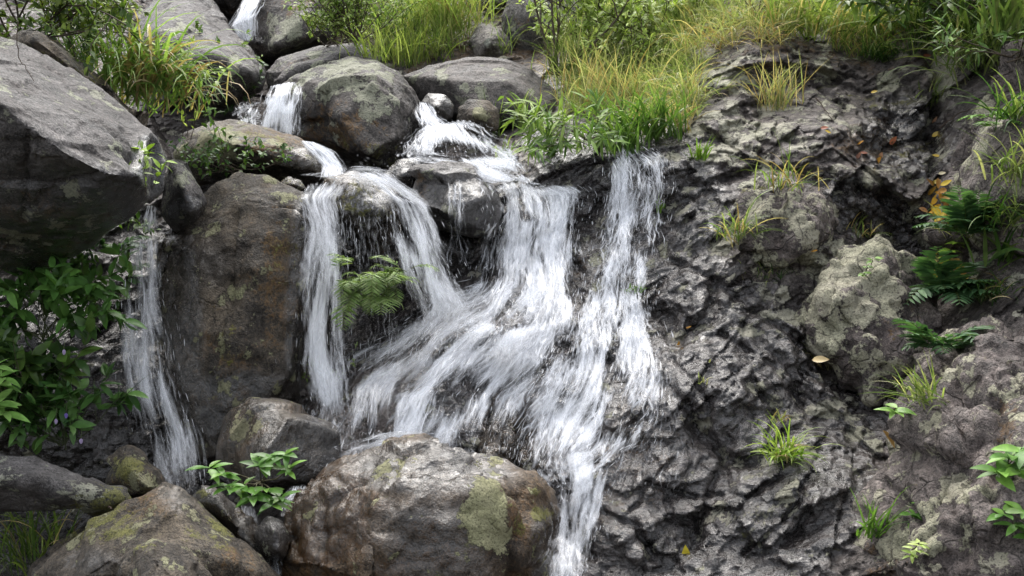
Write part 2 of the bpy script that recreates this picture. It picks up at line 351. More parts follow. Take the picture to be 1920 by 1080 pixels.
SLOPE_BLOBS = [
    # wet, dark bedrock right of the falls
    ('wet', 1180, 420, 200, 230, 1.2), ('wet', 1330, 700, 220, 200, 1.3), ('wet', 1300, 950, 330, 200, 1.0), ('wet', 1500, 900, 160, 200, .9), ('wet', 960, 640, 260, 330, 1.0),
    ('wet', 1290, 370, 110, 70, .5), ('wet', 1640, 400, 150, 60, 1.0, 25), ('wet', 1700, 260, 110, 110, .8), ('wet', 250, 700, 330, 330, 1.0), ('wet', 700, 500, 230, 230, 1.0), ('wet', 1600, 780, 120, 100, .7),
    ('brown', 1180, 850, 110, 130, .42), ('brown', 960, 800, 90, 110, .5), ('brown', 1150, 960, 80, 60, .45), ('brown', 1090, 520, 40, 60, .4), ('brown', 1650, 270, 110, 60, .5), ('brown', 1640, 380, 90, 50, .35, 25),
    ('lichen', 1340, 140, 110, 80, .42), ('lichen', 1360, 250, 100, 80, .42), ('lichen', 1500, 230, 110, 90, .3), ('lichen', 1420, 170, 100, 70, .4), ('lichen', 1770, 130, 32, 48, .9), ('lichen', 1665, 150, 22, 22, .8), ('lichen', 1545, 130, 20, 40, .6),
    ('lichen', 1400, 400, 120, 70, .38), ('lichen', 1360, 440, 40, 70, .5), ('lichen', 1540, 520, 190, 120, .34), ('lichen', 1640, 330, 40, 20, .5), ('lichen', 1400, 625, 22, 16, .75), ('lichen', 1480, 595, 28, 14, .7, 30), ('lichen', 1555, 765, 26, 36, .6), ('lichen', 1510, 850, 26, 22, .7),
    ('lichen', 1420, 600, 60, 30, .15), ('lichen', 1150, 130, 80, 60, .2), ('lichen', 1225, 170, 20, 40, .6),
    ('lichen', 1580, 640, 230, 260, .24), ('lichen', 1420, 200, 200, 150, .14), ('lichen', 1780, 300, 160, 300, .12), ('lichen', 1450, 500, 120, 70, .25),
    ('wet', 80, 1000, 200, 100, 1.2), ('lichen', 1600, 560, 150, 150, .22),  # wet blob paints shade over dark soil in the hollow under the flat rock
    ('moss', 1660, 190, 80, 16, .45), ('moss', 1700, 280, 60, 40, .4), ('moss', 1420, 1000, 90, 70, .16), ('moss', 1390, 985, 30, 40, .35), ('moss', 1600, 200, 60, 40, .3), ('moss', 1450, 360, 80, 30, .3),
    ('brown', 1050, 60, 900, 120, .5), ('brown', 1250, 120, 120, 160, .45), ('wet', 1200, 150, 600, 130, .4),
]
def build_slope():
    c = np.array(CTRL, float); p3 = P(c[:, 0], c[:, 1], c[:, 2]); q = p3[:, [0, 2]]; y = p3[:, 1]
    n = len(q)
    def tps(r2): return .5 * r2 * np.log(r2 + 1e-9)
    A = np.zeros((n + 3, n + 3)); d2 = ((q[:, None] - q[None]) ** 2).sum(-1)
    A[:n, :n] = tps(d2) + np.eye(n) * .004; A[:n, n] = 1; A[:n, n + 1:] = q; A[n, :n] = 1; A[n + 1:, :n] = q.T
    wgt = np.linalg.solve(A, np.concatenate([y, np.zeros(3)]))
    st = .0068
    xs = np.arange(-3.4, 3.6, st); zs = np.arange(.05, 4.0, st)
    X, Z = np.meshgrid(xs, zs); pts = np.stack([X.ravel(), Z.ravel()], 1)
    Y = np.empty(len(pts))
    for i in range(0, len(pts), 40000):
        b = pts[i:i + 40000]; r2 = ((b[:, None] - q[None]) ** 2).sum(-1)
        Y[i:i + 40000] = tps(r2) @ wgt[:n] + wgt[n] + b @ wgt[n + 1:]
    v = np.stack([pts[:, 0], Y, pts[:, 1]], 1)
    px, py = proj(v)
    dy = np.zeros(len(v))
    for L in LUMPS:
        ang = R(L[5]) if len(L) > 5 else 0
        dx, dz = px - L[0], py - L[1]; u, t = dx * math.cos(ang) + dz * math.sin(ang), -dx * math.sin(ang) + dz * math.cos(ang)
        dy -= L[4] * np.exp(-((u / L[2]) ** 2 + (t / L[3]) ** 2) ** 1.6)
    jp = fbm(v, 6, 3) * 40
    for line, hw, dep in CRACKS:
        d = polydist(px + jp, py + jp * .6, line)
        dy += dep * np.exp(-(d / hw) ** 2)
    # fractured relief; bedding tilted down to the left
    dy0 = dy.copy(); a = R(38); ca, sa = math.cos(a), math.sin(a)
    w3 = v + np.stack([fbm(v, 2, 2) * .1, 0 * Y, fbm(v + 9, 2, 2) * .1], 1)
    r = np.stack([(w3[:, 0] * ca + w3[:, 2] * sa) * .62, w3[:, 1] * .6, (-w3[:, 0] * sa + w3[:, 2] * ca)], 1)
    right = 1 / (1 + np.exp(-(px - 1150) / 60)); fallz = np.exp(-(((px - 980) / 190) ** 2 + ((py - 620) / 330) ** 2))
    amp = .75 + .45 * right
    r2 = r + .008 * np.stack([fbm(v, 9, 2), fbm(v + 3, 9, 2), fbm(v + 6, 9, 2)], 1)
    calm = .45 + .55 * np.clip(.5 + 1.8 * fbm(v + 40, 2.6, 2), 0, 1)
    dy -= amp * (.42 * facets(r, .36, 1, 1., .45) + .16 * blocks(r2, .30, 7, .8, .3) + calm * .5 * facets(r2, .15, 2, 1., .45) + calm * .24 * blocks(r2, .10, 8, .9, .25) + calm * .6 * facets(r2, .065, 3, 1.1, .5) + .3 * blocks(r2, .04, 9, .9, .2) + .8 * facets(r2, .028, 4, 1.1, .5))
    dy -= .05 * fbm(v, 2.2, 3) + .006 * fbm(v, 16, 3, .5) * amp
    rel = dy - dy0; v[:, 1] += dy0 + rel - rel.mean()
    nx, nz = len(xs), len(zs)
    idx = np.arange(nx * nz).reshape(nz, nx)
    f = np.stack([idx[:-1, :-1], idx[:-1, 1:], idx[1:, 1:], idx[1:, :-1]], -1).reshape(-1, 4)
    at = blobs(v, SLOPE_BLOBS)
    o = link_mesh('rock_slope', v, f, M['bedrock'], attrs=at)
    tag(o, kind='structure')
    return v
ROCKS = [build_slope()]; WATERED = [ROCKS[0]]

def build_ground():
    n = 160; xs = np.linspace(-22, 22, n); ys = np.linspace(-22, 5.4, n)
    X, Y = np.meshgrid(xs, ys); v = np.stack([X.ravel(), Y.ravel(), np.zeros(n * n)], 1)
    v[:, 2] = .05 + .22 * fbm(v, .9, 4) + .35 * np.clip(np.abs(v[:, 0]) - 4, 0, 30) * .5
    idx = np.arange(n * n).reshape(n, n)
    f = np.stack([idx[:-1, :-1], idx[:-1, 1:], idx[1:, 1:], idx[1:, :-1]], -1).reshape(-1, 4)
    z = np.zeros(len(v))
    tag(link_mesh('stream_ground', v, f, M['granite_dark'], attrs=dict(lichen=z, brown=z + .3, moss=z + .2, wet=z + .6)), kind='structure')
build_ground()

# ------------------------------------------------------------------ boulders
def hull_mesh(pts):
    bm = bmesh.new()
    for p in pts: bm.verts.new(p)
    r = bmesh.ops.convex_hull(bm, input=bm.verts)
    bad = [e for e in r['geom_interior'] if isinstance(e, bmesh.types.BMVert)] + [e for e in r['geom_unused'] if isinstance(e, bmesh.types.BMVert)]
    if bad: bmesh.ops.delete(bm, geom=list(set(bad)), context='VERTS')
    bmesh.ops.triangulate(bm, faces=bm.faces)
    return bm
def body_points(sil, D0, front, t, back=.8):
    S = np.array([(p[0], p[1], p[2] if len(p) > 2 else D0) for p in sil], float)
    c = S.mean(0)
    B = S.copy(); B[:, :2] = c[:2] + (S[:, :2] - c[:2]) * back; B[:, 2] += t
    A = np.concatenate([S, np.array(front, float).reshape(-1, 3), B])
    return P(A[:, 0], A[:, 1], A[:, 2])
def boulder(label, mat, bodies, attrs=(), voxel=.013, smooth=2, amp=1., facet=.5, name='boulder', cat='boulder', group=None, cracks=(), base=None, freq=1., drape=True):
    """bodies: list of (silhouette, depth, front points, thickness)"""
    me = bpy.data.meshes.new('tmp'); bmA = bmesh.new()
    for b in bodies:
        h = hull_mesh(body_points(*b)); m2 = bpy.data.meshes.new('t2'); h.to_mesh(m2); h.free(); bmA.from_mesh(m2); bpy.data.meshes.remove(m2)
    bmesh.ops.recalc_face_normals(bmA, faces=bmA.faces)
    bmA.to_mesh(me); bmA.free()
    o = bpy.data.objects.new('tmp', me); COL.objects.link(o)
    md = o.modifiers.new('r', 'REMESH'); md.mode = 'VOXEL'; md.voxel_size = voxel
    ms = o.modifiers.new('s', 'SMOOTH'); ms.iterations = smooth; ms.factor = .6
    dg = bpy.context.evaluated_depsgraph_get(); ev = o.evaluated_get(dg); m3 = ev.to_mesh()
    n = len(m3.vertices); v = np.empty(n * 3); m3.vertices.foreach_get('co', v); v = v.reshape(-1, 3)
    nr = np.empty(n * 3); m3.vertices.foreach_get('normal', nr); nr = nr.reshape(-1, 3)
    nf = len(m3.polygons); fi = np.empty(len(m3.loops), np.int32); m3.loops.foreach_get('vertex_index', fi); f = fi.reshape(nf, -1)
    ev.to_mesh_clear(); bpy.data.objects.remove(o); bpy.data.meshes.remove(me)
    size = float(np.linalg.norm(v.max(0) - v.min(0)))
    off = np.array([hash_f(label) * 50, 3.1, 7.7])
    k = min(1., size / .9)
    d = amp * k * (.04 * fbm(v + off, 2.2 * freq / k, 2) + .012 * fbm(v + off, 8 * freq, 3, .5) + .006 * fbm(v + off, 30, 3, .6))
    if facet:
        q = v + off + .02 * np.stack([fbm(v + off, 4, 2), fbm(v + off + 5, 4, 2), fbm(v + off + 11, 4, 2)], 1)
        d += facet * (.35 * facets(q, .3 * k + .05, 5, 1., .4) + .4 * facets(q, .11, 6, 1., .5) + .4 * facets(q, .05, 13, 1., .5))
        d -= facet * .02
    d += facet * (.10 * blocks(q, .16 * k + .03, 11, .9, .25) + .3 * facets(q, .03, 12, .9, .5))
    d -= np.percentile(d, 55)
    px, py = proj(v)
    for line, hw, dep in cracks:
        jp = fbm(v + off, 8, 3) * 25
        d -= dep * np.exp(-(polydist(px + jp, py + jp, line) / hw) ** 2)
    v = v + nr * d[:, None]
    at = blobs(v, attrs); at['wet'] = np.maximum(at['wet'], .12)
    for a_, val in (base or {}).items(): at[a_] = at[a_] + val
    c = (v.max(0) + v.min(0)) / 2; org = np.array([c[0], c[1], v[:, 2].min()])
    ob = link_mesh(name, v, f, M[mat], origin=org, attrs=at)
    tag(ob, label, cat, group); ROCKS.append(v)
    if drape: WATERED.append(v)
    return ob
def hash_f(s):
    h = 7
    for ch in s: h = (h * 131 + ord(ch)) % 1000003
    return h / 1000003.

boulder('huge slanting boulder with a pale grey top face over a dark undercut side', 'granite',
  [([(-260, 30, 5.7), (0, 72, 5.65), (70, 95, 5.65), (150, 150, 5.6), (225, 200, 5.5), (288, 246, 5.4), (285, 372, 5.3), (240, 415, 5.3), (150, 478, 5.55), (90, 502, 5.55), (0, 492, 5.55), (-260, 520, 5.5)], 5.4,
    [(-260, 120, 4.75), (0, 192, 4.72), (60, 242, 4.74), (130, 292, 4.8), (200, 327, 4.88), (262, 330, 5.0), (-260, 330, 4.95), (30, 380, 5.02), (140, 400, 5.1), (230, 370, 5.12)], 1.0),
   ([(250, 262), (296, 256), (312, 300), (306, 360), (280, 385), (250, 370)], 5.45, [], .3)],
  [('wet', 40, 420, 330, 120, 1.1), ('lichen', 60, 420, 60, 50, .3), ('lichen', 190, 400, 60, 50, .2), ('brown', 60, 430, 330, 110, .42), ('wet', 280, 310, 40, 60, .9), ('lichen', 160, 190, 200, 60, .06, 30)],  # wide wet blob paints shade onto the undercut side; brown is the rock's colour
  voxel=.013, smooth=1, facet=.3, amp=.45, cracks=[([(55, 235), (45, 330), (40, 400)], 5, .02), ([(80, 370), (160, 345), (200, 330)], 8, .025), ([(190, 225), (230, 265), (250, 285)], 4, .012), ([(240, 245), (262, 280), (250, 292)], 8, .03)], drape=False)
boulder('long mossy brown slab leaning behind the huge slanting boulder', 'granite_brown',
  [([(15, 85), (40, 55), (75, 60), (130, 105), (180, 150), (290, 236), (250, 238), (120, 150)], 5.85, [(70, 75, 5.75), (200, 175, 5.75)], .4)], [('lichen', 130, 130, 60, 30, .3), ('moss', 150, 150, 120, 60, .35)], amp=.8)
boulder('rounded grey boulder draped with creeping leaves below the topmost small fall', 'granite',
  [([(238, 90, 7.7), (262, 20, 8.0), (330, -60, 8.5), (388, -15, 8.4), (440, 55, 8.0), (478, 98, 7.8), (498, 138, 7.7), (488, 168, 7.7), (440, 192, 7.7), (350, 185, 7.7), (280, 160, 7.7)], 7.7,
    [(300, 60, 7.5), (400, 105, 7.3), (466, 135, 7.35), (320, 120, 7.35), (430, 165, 7.4)], .9)],
  [('lichen', 345, 45, 60, 30, .3), ('lichen', 440, 120, 12, 22, .7), ('wet', 400, 165, 120, 40, .7), ('brown', 300, 130, 80, 60, .3)], facet=.3)
boulder('lichen-spotted boulder beside the topmost small fall', 'granite_dark',
  [([(462, 80), (480, 10), (500, -70), (655, -70), (650, 20), (625, 72), (560, 102), (512, 128), (480, 118)], 9.0, [(560, 40, 8.55), (520, 85, 8.5), (600, 60, 8.6)], .8)],
  [('lichen', 535, 62, 38, 34, .62), ('brown', 580, 20, 90, 60, .4), ('wet', 490, 100, 40, 40, .8), ('lichen', 600, 40, 50, 50, .12)], facet=.3)
boulder('dark wet rock behind the topmost small fall', 'granite_dark', [([(360, -40), (430, -80), (490, -40), (472, 5), (440, 40), (395, 30)], 9.3, [(430, -10, 9.1)], .4)], base=dict(wet=.7, brown=.3))
boulder('flat-topped grey boulder wedged behind the large lichen-mottled boulder', 'granite',
  [([(496, 140), (528, 112), (600, 90), (672, 82), (690, 92), (694, 118), (640, 130), (540, 172), (500, 172)], 8.0, [(560, 128, 7.7), (650, 104, 7.75), (530, 155, 7.7)], .7)],
  [('lichen', 605, 115, 30, 26, .42), ('brown', 580, 130, 90, 40, .2)], facet=.25)
boulder('large lichen-mottled boulder between two streams near the top of the falls', 'granite_dark',
  [([(525, 178), (556, 152), (610, 128), (660, 115), (702, 118), (742, 136), (776, 170), (802, 228), (792, 270), (764, 300), (740, 335), (690, 335), (640, 300), (590, 275), (550, 255)], 7.3,
    [(620, 165, 7.0), (700, 150, 7.0), (750, 185, 7.0), (640, 230, 6.9), (740, 260, 6.92), (690, 290, 6.88)], .8)],
  [('lichen', 650, 145, 100, 50, .62), ('lichen', 695, 185, 50, 50, .55), ('lichen', 590, 190, 40, 50, .35), ('lichen', 620, 230, 60, 40, .2), ('brown', 630, 250, 90, 60, .55), ('moss', 720, 300, 50, 40, .45), ('wet', 780, 260, 30, 60, .9), ('wet', 550, 220, 30, 50, .9), ('moss', 650, 280, 60, 40, .3)], facet=.4)
boulder('wide smooth dark boulder under the grassy bank', 'granite_dark',
  [([(750, 142), (800, 124), (870, 110), (940, 110), (1000, 130), (1046, 166), (1064, 205), (1060, 235), (1030, 256), (950, 262), (850, 250), (785, 210)], 7.8,
    [(840, 150, 7.5), (950, 150, 7.45), (1020, 205, 7.42), (900, 215, 7.4), (980, 240, 7.45)], .8)],
  [('lichen', 773, 146, 12, 12, .8), ('lichen', 827, 146, 13, 17, .75), ('lichen', 872, 162, 9, 9, .75), ('lichen', 985, 140, 12, 8, .6), ('lichen', 900, 180, 100, 40, .08), ('wet', 900, 240, 140, 30, .6)], facet=.15, amp=.8)
boulder('small round wet rock tucked against the wide dark boulder', 'granite_dark', [([(788, 195), (803, 174), (836, 178), (852, 196), (850, 222), (820, 232), (796, 220)], 7.2, [(820, 200, 7.1)], .3)], base=dict(wet=.4), facet=.2, voxel=.01, name='rock', cat='rock')
boulder('small mossy brown rock in front of the wide dark boulder', 'granite_brown', [([(856, 202), (880, 187), (915, 190), (934, 206), (932, 242), (880, 252), (858, 232)], 7.2, [(895, 215, 7.08)], .3)], [('lichen', 900, 212, 16, 14, .6)], facet=.2, voxel=.01, name='rock', cat='rock')
boulder('arched mossy boulder with a round grey-green lichen face, water sliding over its end', 'granite_brown',
  [([(322, 290), (345, 248), (390, 229), (430, 226), (500, 240), (560, 262), (600, 302), (614, 340), (570, 352), (520, 345), (460, 335), (420, 345), (370, 345), (335, 320)], 6.6,
    [(400, 255, 6.35), (440, 270, 6.3), (520, 275, 6.35), (580, 310, 6.35), (380, 300, 6.4)], .5)],
  [('lichen', 412, 268, 48, 36, 1.1), ('lichen', 340, 275, 16, 30, .5), ('brown', 520, 270, 80, 40, .6), ('moss', 500, 260, 60, 20, .4), ('wet', 570, 310, 60, 40, .9), ('wet', 440, 325, 120, 25, .9), ('lichen', 440, 236, 60, 10, .4)], facet=.2)
boulder('small pale upright boulder between the huge slanting boulder and the column boulder', 'granite', [([(305, 345), (322, 296), (345, 303), (370, 345), (390, 380), (372, 415), (330, 440), (300, 405)], 6.05, [(340, 345, 5.9), (360, 390, 5.9)], .4)],
  [('lichen', 335, 330, 25, 30, .35), ('wet', 350, 400, 50, 40, .9), ('brown', 345, 370, 30, 20, .3)], facet=.3)
boulder('tall brown column boulder between the two left streams', 'granite_brown',
  [([(288, 447, 6.08), (322, 428, 6.08), (370, 393, 6.12), (412, 346, 6.16), (450, 319, 6.18), (495, 328, 6.18), (540, 348, 6.18), (578, 364, 6.16), (592, 425, 6.15), (586, 520, 6.2), (578, 640, 6.15), (562, 750, 6.1), (500, 830, 6.1), (420, 860, 6.1), (345, 870, 6.1), (312, 720, 6.1), (296, 560, 6.1)], 6.2,
    [(345, 470, 5.95), (405, 425, 5.97), (465, 368, 6.02), (560, 400, 6.0), (330, 700, 5.8), (450, 650, 5.75), (555, 690, 5.85), (400, 860, 5.75), (480, 500, 5.85)], .5)],
  [('brown', 530, 520, 80, 160, .5), ('brown', 420, 680, 130, 120, .35), ('moss', 540, 480, 60, 100, .3), ('moss', 430, 640, 30, 60, .35), ('lichen', 420, 640, 20, 30, .4), ('lichen', 430, 545, 20, 30, .35), ('wet', 315, 620, 65, 240, 1.3), ('wet', 380, 500, 90, 70, .4), ('wet', 580, 600, 45, 240, 1.3), ('wet', 450, 770, 160, 80, 1.1), ('wet', 450, 600, 90, 120, .3), ('lichen', 480, 350, 80, 25, .3)], voxel=.013, facet=.45, amp=.6, smooth=3, drape=False)
boulder('tiny rust-brown stone resting on the column boulder', 'granite_brown', [([(518, 348), (540, 330), (566, 335), (577, 356), (545, 366)], 6.25, [(548, 345, 6.18)], .15)], base=dict(wet=.5, brown=.4), facet=.1, voxel=.008, name='rock', cat='rock')
boulder('rounded olive-brown boulder with water parting over it', 'granite_brown',
  [([(600, 365), (616, 332), (660, 320), (705, 335), (742, 362), (762, 405), (752, 455), (700, 488), (660, 475), (620, 435)], 6.35, [(660, 350, 6.12), (720, 395, 6.1), (650, 400, 6.08), (690, 440, 6.15)], .4)],
  [('moss', 680, 380, 70, 50, .5), ('wet', 680, 400, 110, 100, .9), ('brown', 640, 350, 40, 40, .6)], facet=.35)
boulder('grey pitted wet block under the upper cascade', 'granite',
  [([(755, 375), (778, 322), (830, 306), (890, 312), (926, 350), (940, 392), (930, 442), (880, 448), (820, 434), (788, 412)], 6.4, [(840, 335, 6.2), (905, 370, 6.15), (830, 400, 6.15), (890, 425, 6.18)], .5)],
  [('wet', 850, 380, 100, 90, .6), ('brown', 790, 350, 15, 40, .6)], facet=.4, amp=.9)
boulder('black wet rock in the shadow below the grey pitted block', 'granite_dark', [([(770, 415), (850, 440), (935, 445), (930, 520), (890, 560), (830, 540), (790, 480)], 6.6, [(860, 480, 6.45)], .4)], base=dict(wet=.9))
boulder('dark splashed rock wedged under the large lichen-mottled boulder', 'granite_dark', [([(712, 345), (745, 292), (790, 296), (796, 340), (765, 372), (730, 368)], 6.65, [(760, 325, 6.5)], .4)], base=dict(wet=.9))
boulder('dark humped rock among the sedges at the lip of the falls', 'granite_dark',
  [([(958, 275), (995, 235), (1040, 219), (1086, 228), (1092, 268), (1060, 305), (1000, 332), (965, 318)], 7.0, [(1030, 232, 6.85), (1000, 275, 6.8), (1060, 270, 6.8)], .35)], [('lichen', 1040, 226, 40, 7, .5), ('wet', 1010, 290, 60, 50, .9)], facet=.3)
boulder('thin grey ledge under the grass beside the humped dark rock', 'granite', [([(1080, 242), (1150, 220), (1215, 210), (1264, 224), (1258, 256), (1150, 268), (1088, 262)], 7.0, [(1150, 235, 6.88), (1220, 225, 6.9)], .3)], [('wet', 1160, 255, 90, 14, .8)], facet=.3)
boulder('wet rust-brown boulder with a dark square side in front of the column boulder', 'granite_brown',
  [([(405, 860), (428, 775), (468, 748), (530, 755), (600, 775), (638, 798), (645, 865), (610, 915), (540, 925), (450, 925)], 5.5, [(432, 830, 5.28), (478, 770, 5.3), (545, 778, 5.2), (500, 840, 5.1), (480, 910, 5.08), (635, 810, 5.38), (630, 900, 5.35)], .5)],
  [('brown', 460, 810, 60, 70, .6), ('brown', 560, 765, 90, 14, .5), ('wet', 580, 860, 100, 60, 1.3), ('wet', 470, 800, 60, 60, .5), ('lichen', 440, 800, 20, 30, .3)], facet=.25, smooth=1, amp=.45, drape=False, base=dict(wet=.3))
boulder('big wet brown boulder with one round yellow-green lichen patch at the foot of the falls', 'granite_rust',
  [([(522, 1010), (556, 930), (600, 890), (680, 850), (740, 826), (790, 817), (832, 830), (872, 858), (960, 872), (1000, 882), (1032, 915), (1054, 952), (1042, 1020), (1012, 1110), (900, 1220), (650, 1220), (550, 1120), (515, 1050)], 4.98,
    [(748, 846, 4.80), (730, 905, 4.60), (680, 1100, 4.54), (880, 884, 4.70), (900, 940, 4.56), (890, 1100, 4.50), (985, 903, 4.76), (1002, 1000, 4.62), (600, 960, 4.80), (560, 1060, 4.76)], .8)],
  [('brown', 600, 970, 130, 130, .75, 30), ('brown', 980, 1000, 90, 100, .45), ('brown', 800, 1010, 80, 60, .42), ('lichen', 915, 962, 40, 62, 1.1), ('moss', 915, 962, 42, 64, .5), ('moss', 1010, 965, 20, 18, .8), ('moss', 1005, 920, 12, 10, .7), ('moss', 1000, 1000, 60, 70, .32), ('wet', 800, 875, 170, 55, .9), ('wet', 800, 1010, 180, 110, .5), ('brown', 760, 1040, 170, 70, .4), ('wet', 600, 960, 120, 130, .55), ('wet', 1030, 1040, 40, 100, .9)],
  voxel=.011, facet=.75, amp=.5, smooth=1, cracks=[([(755, 840), (735, 880), (725, 925)], 10, .03), ([(735, 870), (690, 890), (640, 905)], 7, .015), ([(870, 880), (900, 870), (960, 890)], 7, .015), ([(770, 1020), (745, 1060)], 5, .012)], drape=False, base=dict(wet=.1))
boulder('olive and ochre peaked boulder with a rounded hump at the bottom corner', 'granite_brown',
  [([(60, 1070), (150, 992), (230, 946), (308, 911), (350, 922), (402, 966), (452, 1012), (525, 1090), (500, 1250), (100, 1250), (30, 1150)], 4.75, [(250, 975, 4.6), (325, 945, 4.62), (420, 1050, 4.52), (190, 1050, 4.48), (330, 1070, 4.44), (130, 1090, 4.5)], .6),
   ([(210, 1075), (238, 1020), (285, 1001), (340, 1012), (375, 1045), (405, 1100), (390, 1250), (215, 1250)], 4.34, [(290, 1035, 4.2), (340, 1080, 4.15), (260, 1100, 4.12)], .4)],
  [('moss', 200, 980, 110, 60, .5), ('moss', 400, 1000, 60, 50, .45), ('brown', 270, 950, 90, 40, .5, -25), ('brown', 440, 1050, 60, 40, .5), ('lichen', 270, 1040, 50, 60, .38), ('lichen', 150, 1010, 70, 20, .25, -30), ('lichen', 380, 1000, 60, 40, .2), ('wet', 330, 930, 60, 40, .5), ('wet', 170, 1050, 80, 40, .5)], voxel=.011, facet=.5, smooth=1, amp=.6, drape=False)
boulder('flat grey rock with a green mossy end above the dark hollow', 'granite',
  [([(-120, 862), (0, 857), (70, 861), (120, 888), (190, 914), (234, 919), (244, 942), (212, 966), (150, 962), (60, 946), (0, 962), (-120, 965)], 5.0, [(50, 895, 4.8), (160, 930, 4.83), (-60, 900, 4.8), (215, 935, 4.85)], .35)],
  [('moss', 200, 940, 70, 40, .7), ('moss', 110, 930, 60, 30, .3), ('lichen', 10, 880, 40, 30, .4), ('lichen', 170, 935, 60, 30, .25)], facet=.35, drape=False)
boulder('small yellow-lichened rock at the foot of the narrow left fall', 'granite_brown', [([(190, 908), (206, 866), (235, 846), (270, 858), (302, 880), (316, 918), (285, 942), (235, 942)], 5.2, [(250, 885, 5.05), (280, 915, 5.02)], .3)], [('moss', 240, 880, 40, 30, .7), ('lichen', 270, 900, 30, 25, .4), ('brown', 250, 900, 60, 40, .5)], facet=.5, name='rock', cat='rock', drape=False)
boulder('slanting wet brown rock between the peaked boulder and the little stream', 'granite_brown', [([(352, 935), (378, 907), (408, 915), (446, 950), (496, 1012), (545, 1090), (500, 1150), (440, 1030), (395, 975)], 5.0, [(410, 945, 4.88), (470, 1020, 4.85)], .3)], [('brown', 430, 980, 80, 60, .4), ('moss', 380, 925, 15, 12, .6)], base=dict(wet=.45), facet=.2, drape=False)
boulder('small shiny black rock in the little bottom stream', 'granite_dark', [([(478, 1000), (498, 966), (530, 976), (548, 1010), (535, 1055), (490, 1050)], 4.85, [(512, 990, 4.72), (520, 1030, 4.72)], .3)], base=dict(wet=1.), facet=.4, name='rock', cat='rock', drape=False)
boulder('brown stepped rock standing in the spray at the foot of the main fall', 'granite_brown', [([(880, 880), (890, 828), (908, 782), (940, 768), (972, 790), (986, 835), (980, 885), (930, 920)], 5.55, [(925, 800, 5.42), (960, 830, 5.4), (925, 860, 5.38)], .3)], [('brown', 930, 840, 50, 60, .5)], base=dict(wet=.55), facet=.9)
boulder('pinkish-brown boulder high on the bank behind the sapling', 'granite', [([(940, 30), (965, -25), (1040, -45), (1088, 0), (1094, 60), (1065, 104), (990, 114), (950, 85)], 9.0, [(1000, 30, 8.75), (1050, 60, 8.75)], .7)], [('brown', 1010, 60, 60, 60, .3)], facet=.2)
boulder('pale cracked boulder on the bank beside the tall grass clump', 'granite_pale', [([(878, 75), (903, 44), (940, 50), (966, 90), (948, 114), (893, 114)], 8.9, [(920, 80, 8.75)], .4)], facet=.4)
boulder('pale rock at the very top of the bank among twigs', 'granite_pale', [([(865, -5), (925, -45), (1000, -30), (1000, 20), (900, 28)], 9.7, [(930, 0, 9.5)], .4)], facet=.4)
boulder('pale green lichen-covered stone on the grassy bank', 'granite_pale', [([(1088, 142), (1120, 114), (1170, 117), (1187, 150), (1150, 172), (1098, 168)], 8.0, [(1135, 140, 7.85)], .3)], [('lichen', 1130, 140, 60, 40, .7)], facet=.5, name='rock', cat='rock')
boulder('thin upright pale stone in the dry grass', 'granite_pale', [([(1200, 195), (1212, 155), (1228, 146), (1240, 190), (1228, 205)], 7.6, [(1220, 180, 7.5)], .2)], [('lichen', 1220, 180, 30, 30, .5)], facet=.5, name='rock', cat='rock')
boulder('lichen-crusted bulging outcrop in the middle of the dark bedrock', 'outcrop',
  [([(1498, 640), (1508, 565), (1538, 492), (1578, 452), (1640, 440), (1692, 478), (1724, 520), (1740, 600), (1732, 690), (1695, 748), (1625, 772), (1560, 726), (1518, 680)], 5.95, [(1560, 555, 5.66), (1655, 510, 5.76), (1640, 640, 5.56), (1545, 640, 5.64), (1700, 650, 5.66), (1640, 745, 5.6)], .5)],
  [('lichen', 1590, 540, 120, 120, .7), ('lichen', 1640, 480, 70, 40, .5), ('lichen', 1560, 650, 80, 80, .55), ('lichen', 1680, 660, 60, 80, .4), ('lichen', 1620, 740, 70, 40, .36), ('brown', 1670, 580, 50, 50, .4)], facet=1.5, amp=.8, smooth=1, name='rock_outcrop', cat='rock outcrop')
boulder('grey outcrop with a smooth olive lichen face and grass growing from its ledge', 'outcrop',
  [([(1332, 470), (1342, 415), (1395, 352), (1480, 334), (1545, 372), (1582, 440), (1545, 500), (1490, 560), (1420, 565), (1350, 515)], 6.25, [(1380, 420, 5.98), (1470, 380, 6.0), (1520, 450, 5.95), (1430, 500, 5.92)], .4)],
  [('lichen', 1352, 450, 30, 60, .9), ('lichen', 1460, 400, 110, 60, .42), ('lichen', 1500, 480, 90, 60, .5), ('moss', 1420, 355, 80, 22, .35), ('wet', 1420, 430, 40, 40, .3)], facet=1.4, amp=.8, name='rock_outcrop', cat='rock outcrop')
